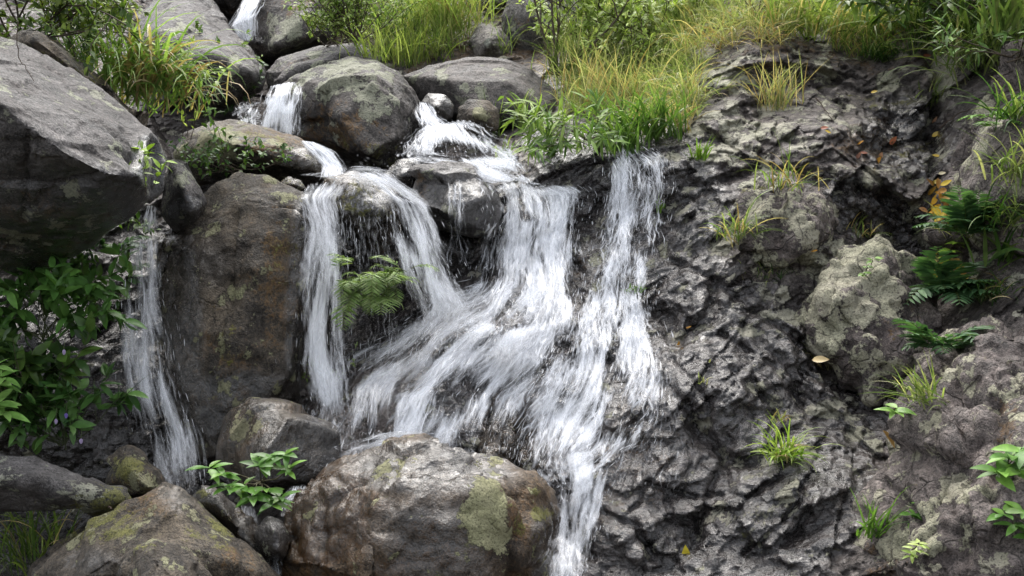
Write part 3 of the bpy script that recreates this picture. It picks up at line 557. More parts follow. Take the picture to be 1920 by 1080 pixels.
boulder('broad purplish-grey outcrop with pale lichen rosettes at the bottom corner', 'outcrop',
  [([(1520, 1110), (1580, 970), (1632, 885), (1700, 822), (1748, 742), (1796, 662), (1850, 622), (1920, 600), (2120, 590), (2120, 1200), (1680, 1250)], 5.1, [(1690, 930, 4.78), (1800, 800, 4.8), (1880, 690, 4.9), (1850, 950, 4.52), (2020, 900, 4.5), (1680, 1060, 4.55), (1840, 1150, 4.4)], .6)],
  [('lichen', 1790, 915, 34, 38, .8), ('lichen', 1700, 985, 80, 80, .42), ('lichen', 1640, 950, 70, 70, .42), ('lichen', 1850, 720, 120, 90, .3), ('lichen', 1820, 1060, 60, 50, .4), ('lichen', 1790, 700, 60, 50, .32), ('lichen', 1700, 850, 60, 20, .3), ('lichen', 1880, 850, 30, 30, .5), ('lichen', 1760, 740, 20, 60, .4), ('brown', 1890, 780, 26, 60, .6), ('brown', 1650, 1050, 60, 60, .5), ('lichen', 1780, 640, 25, 40, .4)], voxel=.012, facet=1.3, amp=.8, smooth=1, name='rock_outcrop', cat='rock outcrop',
  cracks=[([(1790, 690), (1770, 800), (1745, 920)], 6, .03), ([(1870, 760), (1880, 850), (1860, 930)], 14, .05), ([(1650, 900), (1700, 960)], 9, .03), ([(1810, 1080), (1800, 980), (1760, 900)], 6, .02)])
boulder('steep striped slab with slanting bands of pale lichen at the edge of the gully', 'outcrop',
  [([(1742, 450), (1768, 385), (1800, 300), (1832, 205), (1872, 142), (1950, 100), (2120, 80), (2120, 580), (1900, 575), (1800, 505)], 6.2, [(1840, 310, 5.9), (1880, 440, 5.78), (1980, 250, 5.7), (1990, 480, 5.6)], .5)],
  [('lichen', 1870, 180, 70, 22, .7, -40), ('lichen', 1845, 270, 70, 18, .6, -55), ('lichen', 1800, 330, 70, 14, .6, -60), ('lichen', 1830, 440, 60, 40, .3), ('lichen', 1890, 400, 50, 40, .4), ('wet', 1775, 400, 20, 60, .5)], facet=1.1, amp=.8, name='rock_outcrop', cat='rock outcrop')

# depth of the nearest rock seen from the front, used to set things down on the rock
BIN = 6; BW, BH = 2200 // BIN, 1400 // BIN; BX0, BY0 = -140, -140
def depth_buffer(lst):
    B = np.full((BH, BW), 99.)
    for v in lst:
        px, py = proj(v); ix = ((px - BX0) / BIN).astype(int); iy = ((py - BY0) / BIN).astype(int)
        ok = (ix >= 0) & (ix < BW) & (iy >= 0) & (iy < BH); np.minimum.at(B, (iy[ok], ix[ok]), v[ok, 1])
    for it in range(3):
        pad = np.pad(B, 1, mode='edge'); mn = np.min([pad[a:a + BH, b:b + BW] for a in range(3) for b in range(3)], 0)
        B = np.where(B > 50, mn, B)
    return B
DB = depth_buffer(ROCKS); WB = depth_buffer(WATERED); SD = depth_buffer(ROCKS[:1])
def blur(B, r):
    c = np.cumsum(np.pad(B, ((r + 1, r), (0, 0)), mode='edge'), 0); B = (c[2 * r + 1:] - c[:-2 * r - 1]) / (2 * r + 1)
    c = np.cumsum(np.pad(B, ((0, 0), (r + 1, r)), mode='edge'), 1); return (c[:, 2 * r + 1:] - c[:, :-2 * r - 1]) / (2 * r + 1)
PROUD = blur(SD, 6) - SD        # how far the rock stands out of its surroundings
def depth(px, py, DB=DB):
    fx = np.clip((np.asarray(px, float) - BX0) / BIN - .5, 0, BW - 1.01); fy = np.clip((np.asarray(py, float) - BY0) / BIN - .5, 0, BH - 1.01)
    ix, iy = fx.astype(int), fy.astype(int); a, b = fx - ix, fy - iy
    return (DB[iy, ix] * (1 - a) + DB[iy, ix + 1] * a) * (1 - b) + (DB[iy + 1, ix] * (1 - a) + DB[iy + 1, ix + 1] * a) * b
def on(px, py, out=0.):
    D = float(depth(px, py)) - out; return P(px, py, D)

# ------------------------------------------------------------------ falling water
def ribbons(paths, wid, fade):
    """soft streaks: three points across, clear at both edges, bulging a little towards the open side"""
    n, m, _ = paths.shape
    t = np.gradient(paths, axis=1); t /= np.linalg.norm(t, axis=2, keepdims=True) + 1e-9
    side = np.cross(t, np.array((0., 1., .25))); side /= np.linalg.norm(side, axis=2, keepdims=True) + 1e-9
    tw = rng.normal(0, .35, (n, 1, 1)); nrm = np.cross(side, t); side = side * np.cos(tw) + nrm * np.sin(tw)
    o = side * wid[..., None] / 2; bulge = np.array((0, -1, .1)) * wid[..., None] * .18
    v = np.stack([paths - o, paths + bulge, paths + o], 2).reshape(-1, 3)
    fa = np.stack([fade * 0, fade, fade * 0], 2).reshape(-1)
    i = np.arange(n * m * 3).reshape(n, m, 3)
    f = np.concatenate([np.stack([i[:, :-1, a], i[:, :-1, a + 1], i[:, 1:, a + 1], i[:, 1:, a]], -1).reshape(-1, 4) for a in (0, 1)])
    return v, f, fa
def tubes(paths, rad, fade, sides=3):
    """paths (n,m,3), rad (n,m), fade (n,m) -> verts, quads, fade"""
    n, m, _ = paths.shape
    t = np.gradient(paths, axis=1); t /= np.linalg.norm(t, axis=2, keepdims=True) + 1e-9
    ref = np.zeros_like(t); ref[..., 1] = 1; ref[..., 0] = .3
    a = np.cross(t, ref); a /= np.linalg.norm(a, axis=2, keepdims=True) + 1e-9; b = np.cross(t, a)
    vs = []
    for k in range(sides):
        an = 2 * math.pi * k / sides
        vs.append(paths + rad[..., None] * (math.cos(an) * a + math.sin(an) * b))
    v = np.stack(vs, 2).reshape(-1, 3)
    idx = np.arange(n * m * sides).reshape(n, m, sides)
    f = np.stack([idx[:, :-1, :], np.roll(idx[:, :-1, :], -1, 2), np.roll(idx[:, 1:, :], -1, 2), idx[:, 1:, :]], -1).reshape(-1, 4)
    return v, f, np.repeat(fade.reshape(-1), sides)

def sect(S, vv):
    """interpolate the sections at parameters vv (array)"""
    S = np.array([[x if x is not None else np.nan for x in s] for s in S], float)
    L = np.concatenate([[0], np.cumsum(np.hypot(*(np.diff((S[:, :2] + S[:, 2:4]) / 2, axis=0).T)))]); L /= L[-1]
    return [np.interp(vv, L, S[:, i]) for i in range(5)], L

BARE = [(930, 825, 48, 60), (1088, 525, 26, 48), (1100, 400, 22, 40), (858, 288, 42, 16), (1062, 640, 18, 30), (775, 705, 20, 24), (1165, 735, 26, 60), (955, 592, 42, 20), (990, 400, 14, 12), (840, 745, 22, 30), (1195, 440, 16, 30)]
def bare(px, py):
    """rock that stands out of the water"""
    o = np.zeros(px.shape)
    for x, y, a, c in BARE: o = np.maximum(o, np.exp(-(((px - x) / a) ** 2 + ((py - y) / c) ** 2) ** 1.4))
    return o
def flow_warp(px, py, a):
    q = np.stack([px.ravel() / 60, py.ravel() / 150, np.full(px.size, 4.4)], 1); q2 = q * (2.6, 2.1, 1) + 31
    dx = perlin(q) * a * 1.3 + perlin(q2) * a * .35
    return px + dx.reshape(px.shape), py + (perlin(q + 77) * a).reshape(px.shape)
def path_points(S, u, vv, off, wob, warp=14.):
    """u (n,1) or (n,m), vv (n,m): pixel rail -> world, lying OFF metres in front of the rock or at the given depth"""
    S2 = [(s + (None,) * 5)[:5] for s in S]
    (xl, yl, xr, yr, D), L = sect([tuple(0 if x is None else x for x in s) for s in S2], vv)
    hasD = np.interp(vv, L, np.array([0. if s[4] is None else 1. for s in S2]))
    D0 = [s[4] for s in S2]; known = [d for d in D0 if d is not None]
    if known:
        ff = []; last = known[0]
        for d in D0: last = d if d is not None else last; ff.append(last)
        D = np.interp(vv, L, ff)
    px = xl + (xr - xl) * u + wob; py = yl + (yr - yl) * u
    px, py = flow_warp(px, py, warp)
    Dr = depth(px, py, WB) - .02
    Dr = np.where(Dr > 12, D, Dr)
    if px.ndim == 2 and px.shape[1] > 4:      # water cannot follow every dent: smooth and keep in front
        k = np.array([.2, .2, .2, .2, .2]); pad = np.pad(Dr, ((0, 0), (2, 2)), mode='edge')
        sm = sum(pad[:, i:i + Dr.shape[1]] * k[i] for i in range(5)); Dr = np.minimum(sm, Dr + .02)
    if known: Dr = Dr * (1 - hasD) + D * hasD
    return P(px, py, Dr - off)

def waterfall(label, S, n, width=(.0015, .006), length=(.15, .5), thick=.05, gaps=.5, fr=5., m=12, veil=True, alpha=(.25, .75), wob=6, spray=0, edge=.10, veilfade=.8, seed=0, feather=(.05, .12), warp=14.):
    global rng
    rng = np.random.default_rng(seed + 100)
    mid = S[len(S) // 2]; x0 = on((S[-1][0] + S[-1][2]) / 2, (S[-1][1] + S[-1][3]) / 2, .05)
    root = empty('waterfall', x0); tag(root, label, 'waterfall', 'streams of the waterfall')
    c1 = rng.uniform(0, 50)
    # streaks
    k = n * 4
    u = rng.uniform(-edge * .3, 1 + edge * .3, k); vc = rng.uniform(-.05, 1.0, k); ln = rng.uniform(length[0], length[1], k)
    nz = perlin(np.stack([u * fr + c1, vc * 3.1, np.full(k, seed * 1.7)], 1)) + .7 * perlin(np.stack([u * fr * 3.1 + c1, vc * 4.3, np.full(k, seed * 1.7)], 1))
    ed = np.clip(np.minimum(u, 1 - u) / edge, 0, 1)
    (xl, yl, xr, yr, _), _ = sect([tuple(0 if x is None else x for x in (s_ + (None,) * 5)[:5]) for s_ in S], np.clip(vc, 0, 1))
    drp = np.array([len(s_) < 5 or s_[4] is None for s_ in S]).mean()
    hump = depth(xl + (xr - xl) * u, yl + (yr - yl) * u, PROUD) * 7. * drp
    gx, gy = xl + (xr - xl) * u, yl + (yr - yl) * u
    acc = nz * 1.5 - bare(gx, gy) * 1.3 + .35 - gaps * .45 - np.clip(hump, -.3, .6) > rng.uniform(-.35, .35, k) + (1 - ed) * rng.uniform(0, .9, k)
    sel = np.nonzero(acc)[0][:n]; u, vc, ln = u[sel], vc[sel], ln[sel]; n = len(sel)
    s = np.linspace(0, 1, m)[None]
    v0 = vc - .3 * ln; v1 = vc + .7 * ln
    lo = rng.uniform(0, 1, n) ** 1.6 * feather[0]; hi = 1 - rng.uniform(0, 1, n) ** 1.6 * feather[1]
    v0 = np.maximum(v0, lo); v1 = np.minimum(v1, hi); v1 = np.maximum(v1, v0 + .02)
    vv = np.clip(v0[:, None] + s * (v1 - v0)[:, None], 0, 1.02)
    uu = u[:, None] + rng.normal(0, .025, (n, 1)) * (s - .3)
    wb = np.cumsum(rng.normal(0, 1, (n, m)), 1) * wob * .22 + rng.normal(0, wob * .6, (n, 1))
    off = (rng.uniform(0, 1, n) ** 1.5 * thick)[:, None] + .01
    pth = path_points(S, uu, vv, off, wb, warp)
    wd = (rng.uniform(0, 1, n) ** 2.5 * (width[1] - width[0]) + width[0])[:, None] * np.clip(np.sin(np.pi * np.clip(s, .04, .97)) ** .7, .15, 1) * 3.2
    fd = (rng.uniform(0, 1, n) ** 1.6 * (alpha[1] - alpha[0]) + alpha[0])[:, None] * 1.25 * np.sin(np.pi * np.clip(s, 0.0, 1.)) ** .8
    brk = perlin(np.stack([(vv * 38 + rng.uniform(0, 90, (n, 1))).ravel(), np.full(vv.size, .5), np.full(vv.size, .5)], 1)).reshape(vv.shape)
    fd = fd * np.clip(.75 + 1.3 * brk, .08, 1.3)
    v, f, fa = ribbons(pth, wd, np.clip(fd, 0, 1))
    link_mesh('streaks', v, f, M['streak'], root, attrs=dict(fade=fa))
    if veil:
        nu, nv = 40, 90
        U, V = np.meshgrid(np.linspace(0, 1, nu), np.linspace(0, 1, nv), indexing='ij')
        nz = (perlin(np.stack([U.ravel() * fr + c1, V.ravel() * 3.1, np.full(U.size, seed * 1.7)], 1)) + .7 * perlin(np.stack([U.ravel() * fr * 3.1 + c1, V.ravel() * 4.3, np.full(U.size, seed * 1.7)], 1))).reshape(U.shape)
        pt = path_points(S, U, V, .012 + .02 * (nz + .4), 0 * U, warp)
        (xl, yl, xr, yr, _), _ = sect([tuple(0 if x is None else x for x in (s_ + (None,) * 5)[:5]) for s_ in S], V)
        hump = depth(xl + (xr - xl) * U, yl + (yr - yl) * U, PROUD) * 5. * drp
        ew = edge * (1.6 + 1.5 * perlin(np.stack([U.ravel() * 0 + np.round(U.ravel()) * 9, V.ravel() * 7, np.full(U.size, seed * 3.1)], 1)).reshape(U.shape))
        fd = np.clip(np.minimum(U, 1 - U) / ew, 0, 1) * np.clip(veilfade + .9 * nz - bare(xl + (xr - xl) * U, yl + (yr - yl) * U) - np.clip(hump, -.3, .7), 0, 1) * np.clip(np.minimum(V / .04, (1 - V) / .08), 0, 1)
        wv = np.linalg.norm(pt[-1, nv // 2] - pt[0, nv // 2]); hv = np.linalg.norm(np.diff(pt[nu // 2], axis=0), axis=1).sum()
        idx = np.arange(nu * nv).reshape(nu, nv)
        f = np.stack([idx[:-1, :-1], idx[1:, :-1], idx[1:, 1:], idx[:-1, 1:]], -1).reshape(-1, 4)
        link_mesh('veil', pt.reshape(-1, 3), f, M['veil'], root, attrs=dict(fade=fd.ravel()), uv=np.stack([U.ravel() * wv + c1, V.ravel() * hv], 1))
    if spray:
        u = rng.uniform(-.15, 1.15, spray)[:, None] + np.zeros((1, 4)); vc = rng.uniform(0, 1, spray)[:, None] + np.linspace(0, 1, 4)[None] * rng.uniform(.008, .04, (spray, 1))
        pth = path_points(S, u, np.clip(vc, 0, 1), rng.uniform(.02, .12, (spray, 1)), rng.normal(0, 14, (spray, 1)) + np.zeros((1, 4)), warp)
        r = (.0004 + .0019 * rng.uniform(0, 1, (spray, 1)) ** 2.5) * np.array([[.2, 1, 1, .2]])
        v, f, fa = tubes(pth, r, np.repeat(rng.uniform(.15, .6, (spray, 1)), 4, 1))
        link_mesh('droplets', v, f, M['streak'], root, attrs=dict(fade=fa))['kind'] = 'stuff'
    return root

waterfall('topmost small white fall between two boulders at the top of the picture', [(462, -20, 500, -20, 9.0), (440, 30, 490, 10, 8.75), (428, 50, 478, 30, 8.7), (455, 80, 476, 85, 8.7)], 120, seed=1, thick=.04, length=(.3, .9), veilfade=1., alpha=(0.25, 0.7), warp=4)
waterfall('white fall spilling down the left flank of the large lichen-mottled boulder', [(505, 158, 562, 150, 7.15), (497, 180, 560, 175, 6.95), (490, 210, 556, 215, 6.9), (485, 245, 552, 262, 6.88)], 240, seed=2, thick=.06, gaps=1.0, fr=4, length=(.3, .9), alpha=(0.2, 0.7), warp=6)
waterfall('thin churning splash in the dark hollow above the arched mossy boulder', [(450, 195, 500, 185, 7.1), (445, 215, 490, 215, 7.0), (455, 228, 490, 240, 6.9)], 70, seed=3, thick=.05, veilfade=.4, alpha=(.2, .5), wob=14)
waterfall('smooth chute of water curving off the end of the arched mossy boulder', [(560, 262, 590, 265, 6.35), (585, 285, 625, 285, 6.28), (605, 310, 645, 312, 6.22), (600, 340, 655, 326, 6.15)], 190, seed=4, thick=.03, gaps=.3, length=(.4, 1.), veilfade=1., alpha=(0.25, 0.75), wob=3, warp=4)
waterfall('tall white fall between the column boulder and the olive-brown boulder', [(575, 345, 650, 330, 6.12), (572, 372, 622, 370, 6.02), (588, 420, 632, 425, 5.95), (580, 500, 640, 500, 5.9), (570, 580, 640, 590, 5.88), (562, 680, 645, 690, 5.86), (590, 780, 650, 790, 5.82)], 900, seed=5, thick=.12, gaps=0.95, fr=3.5, length=(.06,.25), alpha=(.08,.4), spray=200, edge=.25, veilfade=.65, warp=12, width=(.002,.010))
waterfall('thin curtain of drips falling from the olive-brown boulder', [(615, 380, 745, 380), (620, 440, 750, 440, 6.05), (640, 500, 740, 520, 6.03), (640, 620, 740, 640, 6.0), (645, 730, 720, 730, 5.95)], 150, seed=6, thick=.05, gaps=1.1, fr=7, length=(.06, .25), veil=False, alpha=(.12, .4), width=(.001, .003))
waterfall('white fall fanning out to the right below the olive-brown boulder', [(655, 325, 700, 318, 6.1), (700, 352, 760, 355, 6.03), (735, 375, 790, 385, 5.98), (745, 440, 820, 450, 5.95), (765, 510, 850, 525, 5.92), (790, 580, 870, 575, 5.9), (800, 625, 850, 600, 5.9)], 850, seed=7, thick=.10, gaps=0.9, fr=3, length=(.06,.28), alpha=(.1,.42), spray=260, edge=.25, veilfade=.8, warp=12, width=(.002,.010))
waterfall('fine spray flicking sideways from the olive-brown boulder', [(560, 330, 620, 330, 6.3), (660, 310, 700, 335, 6.25), (720, 320, 760, 360, 6.2)], 110, seed=8, thick=.1, gaps=1., veil=False, alpha=(.2, .5), width=(.001, .003), length=(.2, .5), wob=10)
waterfall('narrow chute beside the large lichen-mottled boulder feeding the upper cascade', [(785, 190, 800, 190, 7.05), (790, 215, 822, 222, 6.95), (800, 240, 850, 240, 6.85)], 110, seed=9, thick=.03, alpha=(.3, .8), length=(.4, 1), warp=5)
waterfall('foaming upper cascade tumbling over a rounded stone above the grey pitted block', [(805, 232, 880, 228, 6.85), (780, 260, 925, 255, 6.72), (770, 290, 955, 285, 6.62), (835, 312, 985, 318, 6.5), (905, 345, 1010, 345, 6.4)], 1700, seed=10, thick=.10, gaps=1.0, fr=5, length=(.04,.18), alpha=(0.2, 0.7), spray=320, veilfade=.75, wob=10, m=8)
waterfall('thin trickle running down the face of the grey pitted block', [(845, 310, 865, 310), (848, 350, 868, 350), (850, 400, 866, 400), (850, 440, 864, 445), (830, 520, 900, 520, 6.2)], 60, seed=11, thick=.02, gaps=.8, veil=False, alpha=(.15, .5), width=(.001, .004))
waterfall('main white fall pouring from the broad lip in the middle of the rock face', [(915, 342, 1065, 345), (925, 365, 1085, 365), (935, 400, 1085, 410), (925, 460, 1080, 470), (905, 530, 1085, 545), (860, 600, 1085, 620), (800, 660, 1080, 690)], 3600, seed=12, thick=.09, gaps=0.8, fr=6, length=(.03,.16), alpha=(.14,.7), spray=700, veilfade=0.8, edge=.15, feather=(0.04, 0.35), width=(.0018,.008), m=8)
waterfall('wide fan of white water spreading over the rocks below the main fall', [(915, 520, 1080, 535), (790, 600, 1080, 620), (695, 660, 1060, 690), (625, 730, 1010, 750), (605, 810, 985, 830), (610, 880, 960, 900)], 5200, seed=13, thick=.10, gaps=0.85, fr=7, length=(.03,.18), alpha=(.1,.55), spray=700, veilfade=0.6, edge=0.18, feather=(0.3, 0.15), width=(.002,.010), m=8)
waterfall('thin bright fall dropping through the sedges on the far side of the lip', [(1150, 275, 1200, 270), (1150, 300, 1235, 300), (1145, 350, 1240, 350), (1140, 420, 1225, 420), (1130, 500, 1220, 500), (1110, 570, 1215, 570), (1085, 640, 1215, 640)], 2200, seed=14, thick=.06, gaps=1.15, fr=6, length=(.03,.14), alpha=(.14,.65), spray=600, veilfade=0.45, edge=.2, wob=9, feather=(0.05, 0.25), width=(0.0018, 0.006), m=8)
waterfall('double cascade of white strands sliding down the brown stepped ledges', [(1090, 540, 1220, 540), (1060, 640, 1235, 640), (1040, 690, 1230, 700), (1005, 765, 1215, 775), (975, 825, 1190, 835), (955, 890, 1130, 880)], 2800, seed=15, thick=.07, gaps=1.1, fr=5, length=(.03,.16), alpha=(.14,.65), spray=600, veilfade=0.42, edge=.15, feather=(0.3, 0.15), width=(.002,.009), m=8)
waterfall('lowest fast run of water sliding past the big wet boulder', [(985, 870, 1170, 815), (1020, 920, 1150, 880), (1040, 980, 1120, 970), (1030, 1040, 1100, 1050), (1015, 1100, 1090, 1100)], 1500, seed=16, thick=.07, gaps=1.05, fr=4, length=(.05,.2), alpha=(.14,.6), spray=250, veilfade=.6, edge=.2, feather=(0.2, 0.1), width=(.002,.009), m=8)
waterfall('narrow left fall dropping beside the tall column boulder', [(240, 438, 298, 438, 6.05), (238, 470, 298, 470, 5.98), (236, 560, 300, 560, 5.92), (238, 660, 318, 660, 5.86), (250, 760, 340, 760, 5.78), (275, 850, 362, 850, 5.7), (300, 915, 370, 920, 5.6)], 950, seed=17, thick=.12, gaps=1.05, fr=4, length=(.06,.25), alpha=(.08,.36), spray=250, edge=.25, veilfade=0.45, warp=10, width=(.002,.009))
waterfall('thin faint feeder trickle hanging above the narrow left fall', [(268, 385, 285, 385, 6.1), (262, 420, 290, 420, 6.08), (255, 440, 296, 440, 6.05)], 40, seed=18, thick=.02, alpha=(.15, .4))
waterfall('little stream slipping through the gap by the slanting brown rock', [(445, 940, 480, 950, 5.2), (460, 985, 485, 990, 5.05), (485, 1040, 520, 1040, 4.95), (500, 1100, 535, 1100, 4.9)], 130, seed=19, thick=.04, gaps=1., alpha=(.15, .5), veilfade=.4)
waterfall('short spout squeezing out between the rust-brown boulder and the big wet boulder', [(545, 905, 575, 905, 5.2), (530, 935, 565, 935, 5.1), (520, 970, 550, 970, 5.0)], 110, seed=20, thick=.04, alpha=(.15,.5), veilfade=0.4, gaps=1.0)
waterfall('foamy splash pool at the foot of the fan behind the big wet boulder', [(640, 845, 640, 905, 5.45), (680, 825, 690, 880, 5.4), (740, 815, 750, 850, 5.4), (800, 805, 800, 830, 5.4)], 300, seed=21, thick=.12, gaps=0.8, alpha=(0.1, 0.45), wob=12, spray=80, veilfade=.6)
waterfall('faint film of water rippling down the brown rock beside the double cascade', [(1215, 640, 1260, 640), (1220, 720, 1270, 720), (1180, 830, 1290, 830), (1150, 930, 1280, 930)], 140, seed=22, thick=.015, gaps=0.5, veil=False, alpha=(.08, .3), width=(.001, .003), length=(.05, .2))

def splash(label, spots, seed, up=.9):
    """beads and short arcs of water thrown up where a stream lands; spots are (px, py, depth, count, reach in metres)"""
    global rng
    rng = np.random.default_rng(seed); root = None; V, F, A, k = [], [], [], 0
    for px, py, D, n, reach in spots:
        c = P(px, py, D) if D else on(px, py, .05)
        if root is None: root = empty('splash', c); tag(root, label, 'splash', 'splashes where the streams land')
        a = rng.uniform(0, 2 * math.pi, n); e = rng.uniform(.0, 1.4, n); sp = np.sqrt(rng.uniform(.05, 1, n) * reach * 9.8) * .9
        vel = np.stack([np.cos(a) * np.cos(e), -np.abs(np.sin(a)) * np.cos(e), np.sin(e) * up], 1) * sp[:, None]
        t0 = rng.uniform(0, 1, n) ** .7 * .3; dt = rng.uniform(.006, .022, n); s = np.linspace(0, 1, 5)
        t = t0[:, None] + dt[:, None] * s[None]
        p = c + rng.normal(0, .03, (n, 1, 3)) + vel[:, None] * t[..., None] - np.array((0, 0, 4.9)) * (t ** 2)[..., None]
        puff = (rng.random((n, 1)) < .45)
        w = np.where(puff, rng.uniform(.008, .03, (n, 1)), rng.uniform(.002, .007, (n, 1))) * np.sin(np.pi * np.clip(s, .1, .9))[None]
        f_ = np.where(puff, rng.uniform(.03, .16, (n, 1)), rng.uniform(.15, .75, (n, 1))) * np.sin(np.pi * np.clip(s, .08, .92))[None]
        v, f, fa = ribbons(p, w, f_); V.append(v); F.append(f + k); A.append(fa); k += len(v)
    link_mesh('beads', np.concatenate(V), np.concatenate(F), M['streak'], root, attrs=dict(fade=np.concatenate(A)))['kind'] = 'stuff'
splash('spray bursting where the smooth chute hits the olive-brown boulder', [(690, 325, 6.12, 260, .16), (640, 335, 6.1, 120, .1)], 1, .5)
splash('churned spray at the foot of the fan behind the big wet boulder', [(680, 860, 5.35, 600, .2), (750, 820, 5.4, 420, .14), (640, 800, 5.5, 350, .2), (850, 800, 5.4, 260, .12), (620, 880, 5.3, 250, .1)], 2)
splash('spray where the right-fanning fall meets the fan of white water', [(850, 590, 5.85, 500, .16), (800, 625, 5.85, 350, .14), (900, 560, 5.85, 250, .12)], 3)
splash('splashing foam on the rounded stone in the upper cascade', [(825, 240, 6.65, 160, .12), (900, 250, 6.55, 160, .1), (960, 300, 6.45, 120, .1)], 4)
splash('spray on the ledge beside the stepped brown rock', [(1010, 870, 5.3, 420, .14), (1060, 890, 5.25, 260, .12), (940, 870, 5.35, 220, .12), (1090, 690, 5.5, 140, .1), (1150, 570, 5.85, 140, .1), (1090, 860, 5.3, 100, .1)], 5)
splash('spray at the foot of the narrow left fall', [(340, 905, 5.5, 300, .12)], 6)

# ------------------------------------------------------------------ plants
rng = np.random.default_rng(5); random.seed(5)
GREENS = np.array([(.12, .18, .05), (.16, .22, .07), (.09, .14, .035), (.21, .25, .09)])
YELLOWS = np.array([(.26, .28, .13), (.33, .32, .18), (.22, .26, .10)])
STRAW = np.array([(.36, .28, .14), (.27, .19, .09), (.42, .34, .19)])
DARKG = np.array([(.035, .08, .018), (.05, .10, .02), (.03, .065, .018)])
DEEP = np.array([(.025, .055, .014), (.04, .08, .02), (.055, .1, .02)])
def pick(pal, n, jit=.18):
    c = pal[rng.integers(0, len(pal), n)]
    return c * (1 + rng.normal(0, jit, (n, 1))).clip(.5, 1.6)
class MB:
    def __init__(s): s.v, s.f, s.c, s.n = [], [], [], 0
    def add(s, v, f, c):
        s.v.append(v); s.f.append(f + s.n); s.c.append(c); s.n += len(v)
    def build(s, name, mat, parent=None, origin=None):
        if not s.v: return None
        return link_mesh(name, np.concatenate(s.v), np.concatenate(s.f), M[mat], parent, origin, cols=np.concatenate(s.c))
def blades(mb, base, az, lean, bend, L, W, col, seg=6):
    n = len(L); s = np.linspace(0, 1, seg + 1)[None]
    th = lean[:, None] + bend[:, None] * s ** 1.4
    dl = (L / seg)[:, None]
    hx = np.concatenate([np.zeros((n, 1)), np.cumsum(np.sin(th[:, :-1]) * dl, 1)], 1); hz = np.concatenate([np.zeros((n, 1)), np.cumsum(np.cos(th[:, :-1]) * dl, 1)], 1)
    ca, sa = np.cos(az)[:, None], np.sin(az)[:, None]
    ctr = base[:, None, :] + np.stack([hx * ca, hx * sa, hz], -1)
    tw = rng.normal(0, .5, n)[:, None]
    side = np.stack([-sa * np.cos(tw) + 0 * hx, ca * np.cos(tw) + 0 * hx, np.sin(tw) + 0 * hx], -1)
    wd = W[:, None] * np.clip(1.05 - s ** 2.2, .04, 1) * np.clip(.5 + 3 * s, 0, 1)
    v = np.stack([ctr - side * wd[..., None] / 2, ctr + side * wd[..., None] / 2], 2).reshape(-1, 3)
    i = np.arange(n * (seg + 1) * 2).reshape(n, seg + 1, 2)
    f = np.stack([i[:, :-1, 0], i[:, :-1, 1], i[:, 1:, 1], i[:, 1:, 0]], -1).reshape(-1, 4)
    cc = np.repeat(col[:, None, :], (seg + 1) * 2, 1).reshape(-1, 3)
    mb.add(v, f, cc)
def leaves(mb, pos, d, nrm, L, W, col, curl=.25, fold=.25, st=6, shape=1.0):
    n = len(L); d = d / (np.linalg.norm(d, axis=1, keepdims=True) + 1e-9); side = np.cross(d, nrm); side /= np.linalg.norm(side, axis=1, keepdims=True) + 1e-9; nrm = np.cross(side, d)
    s = np.linspace(0, 1, st); pr = np.clip(np.sin(np.pi * s ** (.8 * shape)), 0, 1) ** .8; pr[0] = .08; pr[-1] = .02
    c = pos[:, None] + d[:, None] * (L[:, None] * s)[..., None] - nrm[:, None] * (curl * L[:, None] * s ** 2)[..., None]
    o = side[:, None] * (W[:, None] / 2 * pr)[..., None]; up = nrm[:, None] * (fold * W[:, None] / 2 * pr)[..., None]
    v = np.stack([c - o + up, c, c + o + up], 2).reshape(-1, 3)
    i = np.arange(n * st * 3).reshape(n, st, 3)
    f = np.concatenate([np.stack([i[:, :-1, a], i[:, :-1, a + 1], i[:, 1:, a + 1], i[:, 1:, a]], -1).reshape(-1, 4) for a in (0, 1)])
    cc = np.repeat(col[:, None, :], st * 3, 1).reshape(-1, 3)
    mb.add(v, f, cc)
def stem(mb, pts, r0, r1, col):
    p = np.asarray(pts, float)[None]; m = p.shape[1]
    v, f, _ = tubes(p, np.linspace(r0, r1, m)[None], np.zeros((1, m)), 5)
    mb.add(v, f, np.tile(np.asarray(col, float), (len(v), 1)))
def grass_tuft(label, px, py, n, L, W=.006, spread=.03, lean=(.1, .8), bend=(.6, 1.9), pal=GREENS, pal2=None, mix=.2, out=0., name='grass_tuft', group='grass tufts growing among the rocks', az=None, mat='grass', hang=0., D=None):
    b0 = on(px, py, out) if D is None else P(px, py, D); mb = MB()
    base = b0 + rng.normal(0, 1, (n, 3)) * np.array([spread, spread * .4, spread * .35])
    a = rng.uniform(0, 2 * math.pi, n) if az is None else rng.normal(az, .7, n)
    a = np.where(np.sin(a) > .5, -a, a)                       # mostly out of the rock, not into it
    col = pick(pal, n)
    if pal2 is not None:
        k = rng.random(n) < mix; col[k] = pick(pal2, k.sum())
    blades(mb, base, a, rng.uniform(*lean, n) + hang, rng.uniform(*bend, n), L * rng.uniform(.5, 1.1, n), W * rng.uniform(.6, 1.2, n), col, 7)
    o = mb.build(name, mat, origin=b0); tag(o, label, 'grass', group); return o

